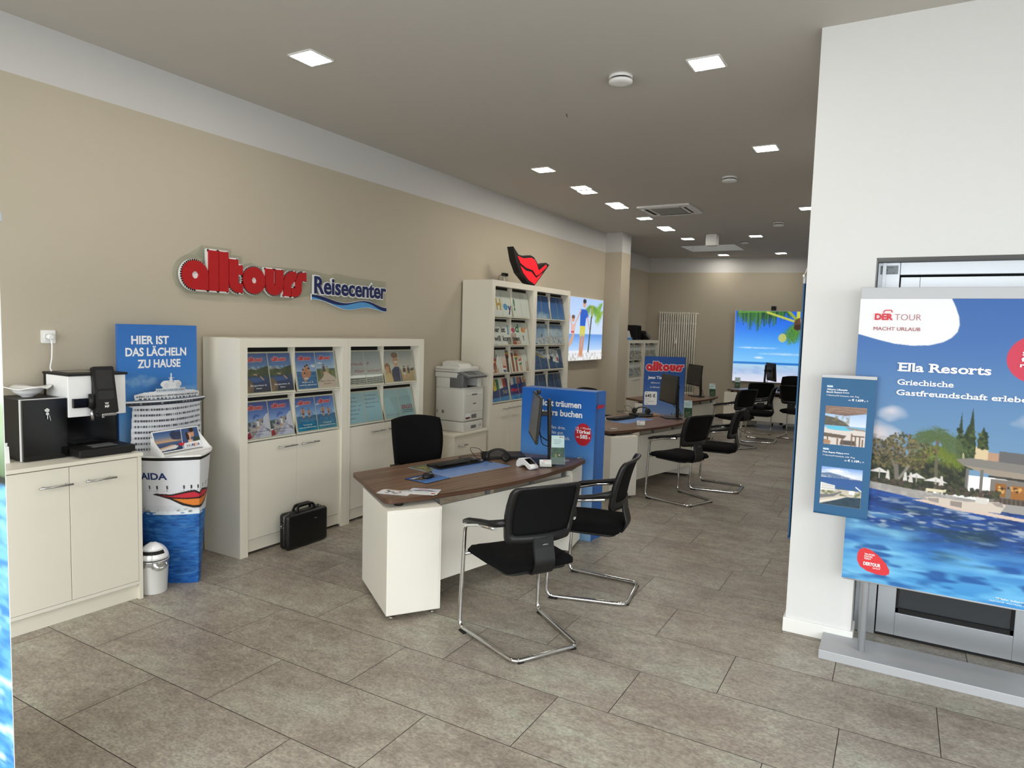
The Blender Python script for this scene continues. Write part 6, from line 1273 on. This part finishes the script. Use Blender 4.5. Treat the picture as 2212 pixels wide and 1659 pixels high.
p.poly([f(.3, 1.24), f(.41, 1.235), f(.41, 1.17), f(.3, 1.17)], (206, 186, 150)); p.poly([f(.41, 1.215), f(.52, 1.21), f(.52, 1.17), f(.41, 1.17)], (176, 140, 116)); p.poly([f(.455, 1.225), f(1.2, 1.2), f(1.2, 1.1), f(.455, 1.1)], (98, 96, 98))
def cyp(x, zb, zt, w):
    zm = zb + (zt - zb) * .35; p.poly([f(x - w, zb), f(x - w * 1.1, zm), f(x, zt), f(x + w * 1.1, zm), f(x + w, zb)], (44, 58, 34)); p.blobs(u(x - w), v(zt - (zt - zb) * .3), u(x + w), v(zb), 40, .006, [(62, 78, 40), (32, 46, 28), (78, 92, 48)], int(x * 100) + 9)
cyp(.29, 1.14, 1.405, .014); cyp(.335, 1.12, 1.433, .02); cyp(.325, 1.2, 1.35, .03); cyp(.385, 1.23, 1.34, .02)
p.rect(0, v(1.145), u(.33), v(.985), (44, 50, 36)); p.blobs(0, v(1.16), u(.33), v(1.0), 350, .007, [(58, 64, 42), (36, 42, 30), (78, 80, 52), (30, 36, 28)], 4)
p.line(u(.2), v(1.0), u(.195), v(1.26), .012, (96, 92, 74))
for dx, dz in ((-.13, .06), (-.1, .1), (-.05, .12), (.01, .14), (.05, .11), (.1, .08), (.13, .03), (-.12, 0), (.12, -.02), (.06, .02), (-.07, .03)): p.frond(u(.195), v(1.26), dx / 1.3, -dz / 1.522, .06, .018, (84, 100, 66), (70, 92, 52)); p.frond(u(.2), v(1.22), dx * .9 / 1.3, -dz * .3 / 1.522 + .02, .05, .016, (108, 118, 40), (86, 104, 36))
Rb = random.Random(12)
for _ in range(800):
    a = Rb.uniform(0, 6.28); r = Rb.random() ** .5 * (1 + .18 * math.sin(a * 5)); x, z = .035 + .15 * r * math.cos(a), 1.175 + .088 * r * math.sin(a); q_ = Rb.uniform(.002, .0055); p.ell(u(x), v(z), q_, q_ * 1.0, Rb.choice([(92, 84, 56), (72, 68, 46), (110, 100, 68), (60, 56, 40), (126, 114, 78)]), .8)
p.line(u(.03), v(1.0), u(.02), v(1.1), .016, (110, 104, 96)); p.line(u(.03), v(1.02), u(.075), v(1.1), .01, (130, 124, 116)); p.line(u(.025), v(1.06), u(.0), v(1.13), .007, (110, 104, 96))
p.poly([f(.28, 1.165), f(.34, 1.178), f(.6, 1.165), f(1.2, 1.15), f(1.2, 1.1), f(.55, 1.125), f(.4, 1.133), f(.31, 1.138)], (124, 120, 116)); p.poly([f(.31, 1.138), f(.4, 1.133), f(.55, 1.125), f(1.2, 1.1), f(1.2, 1.06), f(.5, 1.085), f(.36, 1.12)], (150, 138, 124)); p.poly([f(.42, 1.1), f(1.2, 1.08), f(1.2, 1.06), f(.42, 1.09)], (52, 50, 48))
p.rect(u(.43), v(1.085), 1.01, v(.93), (118, 112, 106)); p.rect(u(.45), v(1.065), u(.495), v(1.0), (140, 92, 44)); p.rect(u(.515), v(1.06), u(1.1), v(.985), (150, 98, 48)); p.blobs(u(.45), v(1.05), u(.7), v(1.02), 40, .005, [(60, 40, 26), (206, 160, 90), (230, 190, 110)], 7); p.rect(u(.45), v(.995), 1.01, v(.955), (88, 80, 74))
for k in range(9): x = .475 + .018 * k; p.line(u(x), v(.99), u(x + .003), v(.935), .004, (66, 50, 38))
for x in (.325, .385): p.rect(u(x), v(1.125), u(x + .014), v(.975), (110, 106, 102))
for x, z, w in ((-.055, 1.068, .05), (.115, 1.06, .045), (.2, 1.05, .055)): p.poly([f(x - w, z - .012), f(x, z + .012), f(x + w, z - .014)], (214, 208, 206)); p.line(u(x), v(z), u(x), v(z - .06), .004, (170, 166, 160))
for x in (-.125, -.015, .065, .09, .225): p.poly([f(x - .004, 1.07), f(x + .004, 1.07), f(x + .011, 1.02), f(x - .011, 1.02)], (206, 200, 196))
p.blobs(0, v(1.02), u(.47), v(.985), 350, .0065, [(52, 54, 44), (78, 64, 58), (66, 70, 46), (40, 44, 34)], 8)
p.poly([f(.16, 1.0), f(.24, 1.0), f(.24, .985), f(.16, .985)], (214, 204, 176)); p.poly([f(.235, 1.0), f(.25, 1.005), f(.245, .985)], (214, 204, 176))
p.poly([f(-.22, 1.012), f(.1, .985), f(.47, .965), f(1.2, .96), f(1.2, .9), f(.5, .92), f(.1, .94), f(-.22, .975)], (150, 146, 144)); p.mott(p.inside([f(-.22, 1.012), f(.1, .985), f(.47, .965), f(.47, .92), f(.1, .94), f(-.22, .975)]), (176, 172, 168), 60, 60, 4, .7)
# pool
k = p.inside([f(-.22, .978), f(.1, .942), f(.5, .925), f(1.2, .9), f(1.2, .44), f(-.22, .44)]); g_ = Pic(NX, NY); g_.grad(v(.98), 1, [(44, 84, 160), (28, 66, 136), (30, 70, 136), (52, 112, 180), (76, 150, 206), (60, 136, 200)]); p.a[k] = g_.a[k]
sm = lambda a, b, x: np.clip((x - a) / (b - a), 0, 1)
kk = lambda x0, z0, x1, z1: k * sm(u(x0) - .06, u(x0) + .06, p.X) * (1 - sm(u(x1) - .06, u(x1) + .06, p.X)) * sm(v(z0) - .03, v(z0) + .04, p.Y) * (1 - sm(v(z1) - .03, v(z1) + .03, p.Y))
p.mott(kk(-.2, .98, 1.1, .72), (16, 44, 96), 16, 90, 3, .75); p.mott(kk(-.2, .95, 1.1, .75), (186, 190, 196), 22, 130, 5, .75, .56, .74); p.mott(kk(.0, .9, .5, .6), (34, 62, 74), 8, 50, 9, .7); p.mott(kk(-.22, .84, .12, .44), (130, 196, 226), 6, 40, 21, .8, .3, .7); p.mott(kk(-.2, .7, 1.1, .44), (120, 192, 232), 7, 44, 14, .7, .42, .75); p.mott(kk(-.2, .72, 1.1, .44), (24, 70, 140), 9, 40, 17, .75, .58, .75)
p.poly([f(.1, .93), f(.16, .94), f(.3, .925), f(.6, .9), f(1.2, .875), f(1.2, .865), f(.6, .885), f(.3, .905), f(.15, .925)], (204, 184, 172))
p.poly([f(.155, .952), f(.2, .96), f(.34, .955), f(.42, .965), f(.47, .972), f(.5, .96), f(.48, .915), f(.36, .915), f(.2, .93)], (200, 188, 176)); p.poly([f(.27, .95), f(.32, .95), f(.32, .92), f(.27, .925)], (140, 130, 124)); p.poly([f(.17, .95), f(.22, .955), f(.22, .93), f(.18, .935)], (150, 140, 134)); p.poly([f(.44, .965), f(.485, .97), f(.49, .945), f(.46, .95)], (150, 140, 134)); p.rect(u(.375), v(.985), u(.425), v(.955), (206, 202, 196))
ey, ez = .58, 1.66; p.ell(u(ey), v(1.682), .128 / 1.3, .118 / 1.522, (198, 60, 84))
p.poly([f(-.13, .6), f(-.12, .625), f(-.098, .635), f(-.07, .63), f(-.03, .605), f(.005, .57), f(.025, .535), f(.026, .515), f(.01, .503), f(-.03, .5), f(-.08, .51), f(-.115, .53), f(-.13, .56)], (214, 56, 62))
q = pic_mesh('poster_print', p, t, (0, -.001, 1.972), (1.3, 0, 0), (0, 0, -1.522), 'paper', warp=lambda u_, v_: np.stack([0 * u_ - .012 * 0, .003 * np.sin(u_ * 9 + v_ * 3) * np.sin(v_ * 3.14), 0 * u_], -1))
b = MB(); Xc = frame((.2, -.0085, 0), (1, 0, 0), (0, 0, 1)); T = lambda s, x, z, c, w, bo=.02, al='L', m='txtw', **kw: text(b, s, Xc @ Matrix.Translation((x, z, 0)), c, m, bo, w, al, **kw)
T('DER', -.128, 1.862, .03, .084, .045, 'L', 'txtr'); T('TOUR', -.036, 1.86, .032, .118, -.02, 'L', 'txtdr'); T('MACHT URLAUB', -.13, 1.806, .018, .212, .0, 'L', 'txtdr')
hn = fillet([(-.088, 1.897, 0), (-.086, 1.91, 0), (-.052, 1.912, 0), (-.05, 1.9, 0)], .008, 4)
for a, c in zip(hn, hn[1:]): d_ = (c - a).normalized(); nn = Vector((-d_.y, d_.x, 0)) * .0025; b.face([Xc @ (a - nn), Xc @ (c - nn), Xc @ (c + nn), Xc @ (a + nn)], 'txtr')
T('Ella Resorts', .0, 1.598, .042, .395, .022, slab=True); T('Griechische', -.003, 1.527, .027, .247, .016, slab=True); T('Gastfreundschaft erleben', -.004, 1.473, .027, .58, .016, slab=True)
for k, s in enumerate(('Sicher', 'flexibel', 'reisen')): T(s, .512 - .003 * k, 1.7 - .028 * k, .018, .017 * len(s), .03)
T('TRUSTED', -.098, .599, .0082, .05, .02, slab=False); T('TRAVEL', -.099, .587, .0082, .042, .02); T('TEAM', -.099, .575, .0082, .033, .02); T('DERTOUR', -.1, .543, .0165, .082, .04); T('GROUP', -.055, .529, .0085, .037, .0)
T('*Mehr Informationen im Reisebüro', .49, .487, .009, .3, .01); T('DERTOUR · Eine Marke der DERTOUR Group', .465, .472, .006, .26, 0); b.build('poster_lettering', q)

def pergola():
    p = Pic(60, 60); p.grad(0, 1, [(120, 160, 208), (206, 216, 232), (228, 226, 232)]); p.poly([(0, .26), (.25, .3), (.45, .38), (.62, .5), (.5, .56), (0, .56)], (66, 62, 48)); p.mott(p.box(0, .25, .6, .56), (110, 98, 66), 14, 14, 3, .7); p.grad(.5, .62, [(100, 160, 196), (150, 190, 206)], 0, 1); p.rect(0, .56, 1.01, 1.01, (206, 196, 190)); p.ell(.4, .57, .35, .05, (80, 180, 208)); p.poly([(.5, .52), (1, .56), (1, .6), (.6, .58)], (130, 126, 120))
    p.poly([(0, 0), (1, 0), (1, .15), (.5, .24), (0, .2)], (104, 76, 62))
    for k in range(8): p.line(0, .025 * k, 1, .02 * k - .0, .012, (142, 112, 92))
    p.poly([(.0, .7), (.55, .74), (.5, .82), (0, .8)], (90, 74, 60)); p.poly([(.42, .86), (.78, .86), (.8, .98), (.4, .98)], (70, 62, 58))
    for x, y in ((.08, .8), (.32, .82), (.44, .82), (.75, .72), (.85, .74), (.66, .68), (.92, .8)): p.rect(x, y, x + .035, 1.0, (104, 78, 58))
    p.poly([(0, .86), (.18, .9), (.16, 1), (0, 1)], (160, 122, 88)); p.rect(.66, .72, .98, .75, (94, 72, 56)); return p
def harbour():
    p = Pic(60, 64); p.grad(0, .3, [(112, 152, 214), (196, 208, 228), (216, 218, 226)]); p.puff(.4, .1, .4, .1, (238, 238, 242), 1, 3); p.puff(.7, .2, .35, .07, (226, 228, 236), .9, 5); p.poly([(0, .18), (.2, .15), (.5, .2), (.8, .26), (1, .27), (1, .32), (0, .26)], (92, 116, 150)); p.mott(p.box(0, .22, 1, .31), (214, 204, 200), 30, 30, 4, .6); p.grad(.28, .58, [(44, 84, 144), (40, 88, 150)]); p.rect(0, .56, 1.01, 1.01, (196, 186, 172)); p.mott(p.box(0, .5, 1, .72), (90, 100, 62), 14, 14, 6, .9); p.poly([(0, .42), (.36, .47), (.36, .6), (0, .62)], (232, 230, 226))
    for k in range(4): p.rect(.02, .46 + .035 * k, .34, .47 + .035 * k, (150, 150, 150))
    p.poly([(.7, .56), (.84, .56), (.84, .66), (.7, .66)], (238, 236, 232)); p.line(.86, .46, 1, .56, .03, (232, 230, 226)); p.poly([(0, .74), (.3, .7), (.5, .6), (.54, .62), (.34, .76), (0, .84)], (112, 110, 112)); p.poly([(0, .9), (.5, .76), (1, .72), (1, .7), (1, .74), (.6, .8), (0, .98)], (222, 212, 200)); p.poly([(0, .98), (.4, .84), (.65, .74), (1, .72), (1, 1), (0, 1)], (38, 64, 80)); p.mott(p.inside([(0, .98), (.4, .84), (.65, .74), (1, .72), (1, 1), (0, 1)]), (24, 46, 62), 12, 26, 4, .7); return p
def offer_banner(label, loc, rz, full=True):
    t = thing('offer_banner', label, 'hanging banner', loc, rz, 'narrow teal offer banners')
    b = MB(); b.box(0, .264, -.004, .004, -.745, 0, 'tblue'); b.build('banner_cloth', t)
    b = MB(); b.box(-.001, .265, -.007, .007, -.004, .014, 'silver', .002); b.build('clamp_bar', t); b = MB(); b.tube([(.0, 0, -.747), (.264, 0, -.747)], .006, 'tblue', 10); b.build('hem_rod', t)
    for P_, z in ((pergola(), -.155), (harbour(), -.488)): q = pic_mesh('banner_photo', P_, t, (.028, -.0052, z), (.2, 0, 0), (0, 0, -.21), 'gloss')
    b = MB(); X = frame((.028, -.0054, 0), (1, 0, 0), (0, 0, 1)); T = lambda s, x, z, c, w, bo=0.0, al='L': text(b, s, X @ Matrix.Translation((x, z, 0)), c, 'txtw', bo, w, al)
    for z0, a_, n_, d_, pr in ((-.055, ('Alkyna Lifestyle', 'Beach Resort'), 5, '7 Nächte/All Inclusive, inkl. Flug', '€ 1.639'), (-.397, ('Mon Repos Palace',), 4, '7 Nächte/Frühstück, inkl. Flug', '€ 1.109')):
        b.face([X @ Vector(q) for q in ((0, z0, -.0001), (.03, z0, -.0001), (.03, z0 + .011, -.0001), (0, z0 + .011, -.0001))], M.setdefault('lteal', mat('print_light_teal', (150, 184, 204), .5))); T('Korfu', .003, z0 + .002, .007, .024, .02)
        z = z0 - .015
        for i, s in enumerate(a_): T(s, 0, z, .0085, .0063 * len(s), .02); z -= .0145
        x = .0063 * len(a_[-1]) + .006; z += .0145
        for i in range(n_): b.face([X @ Vector((x + .0065 * i + .0026 * math.cos(q), z + .004 + .0026 * math.sin(q), 0)) for q in [k * math.pi / 3 for k in range(6)]], 'txtw')
        T(d_, 0, z - .017, .0072, .158, 0); T('ab', .108, z - .037, .0075, .012); T(pr, .124, z - .037, .0105, .056, .03); T('p. P.', .184, z - .037, .0075, .02)
    b.build('banner_lettering', t); return t
offer_banner('narrow teal offer banner with two resort photos hanging in front of the white wall', (-.36, 4.025, 1.548), 0)
o = offer_banner('narrow teal banner seen edge on at the left side of the white wall', (-.512, 4.56, 2.08), math.radians(-90)); o.scale = (1.0, 1, 2.04)
t = thing('banner_hook', 'white hook with a cord holding the edge on banner at the white wall', 'hook', (-.515, 4.29, 2.115)); b = MB(); b.tube([(0, 0, 0), (.018, .0, .05)], .002, 'white', 6); b.build('cord', t); b = MB(); b.lathe([(.004, -.008), (.008, 0), (.004, .008)], 'white', 12); b.build('knob', t)

# tall banner at the left edge
t = thing('roll_up_banner', 'tall forest and water banner cut off by the left edge of the view', 'banner stand', (-3.215, 1.0, 0))
b = MB(); b.box(0, .87, -.09, .06, 0, .08, 'silver', .01); b.build('cassette', t); b = MB(); b.tube([(.43, .02, .08), (.43, .02, 2.05)], .008, 'silver', 10); b.build('support_pole', t); b = MB(); b.box(0, .87, -.012, .012, 2.03, 2.06, 'silver', .003); b.build('top_rail', t)
p = Pic(140, 260); p.grad(0, .36, [(170, 192, 204), (196, 206, 206), (160, 176, 150)]); p.grad(.3, .4, [(170, 190, 170), (84, 106, 74)]); p.mott(p.box(0, .28, 1.01, .4), (140, 156, 120), 12, 20, 3, .7); p.mott(p.box(0, .36, 1.01, .41), (36, 50, 36), 12, 20, 6, .8); p.rect(0, .395, 1.01, .41, (40, 46, 42)); p.sea(.41, 1, (120, 176, 214), (52, 128, 206), (24, 84, 168), (190, 220, 238), 8, 10, 80); p.mott(p.box(0, .55, 1.01, 1), (226, 238, 246), 9, 60, 5, .7, .55, .8)
b = MB(); b.box(.004, .866, -.001, .001, .08, 2.03, 'white'); cl = b.build('banner_cloth', t); pic_mesh('banner_print', p, cl, (.004, -.0015, 2.03), (.862, 0, 0), (0, 0, -1.95), 'paper')
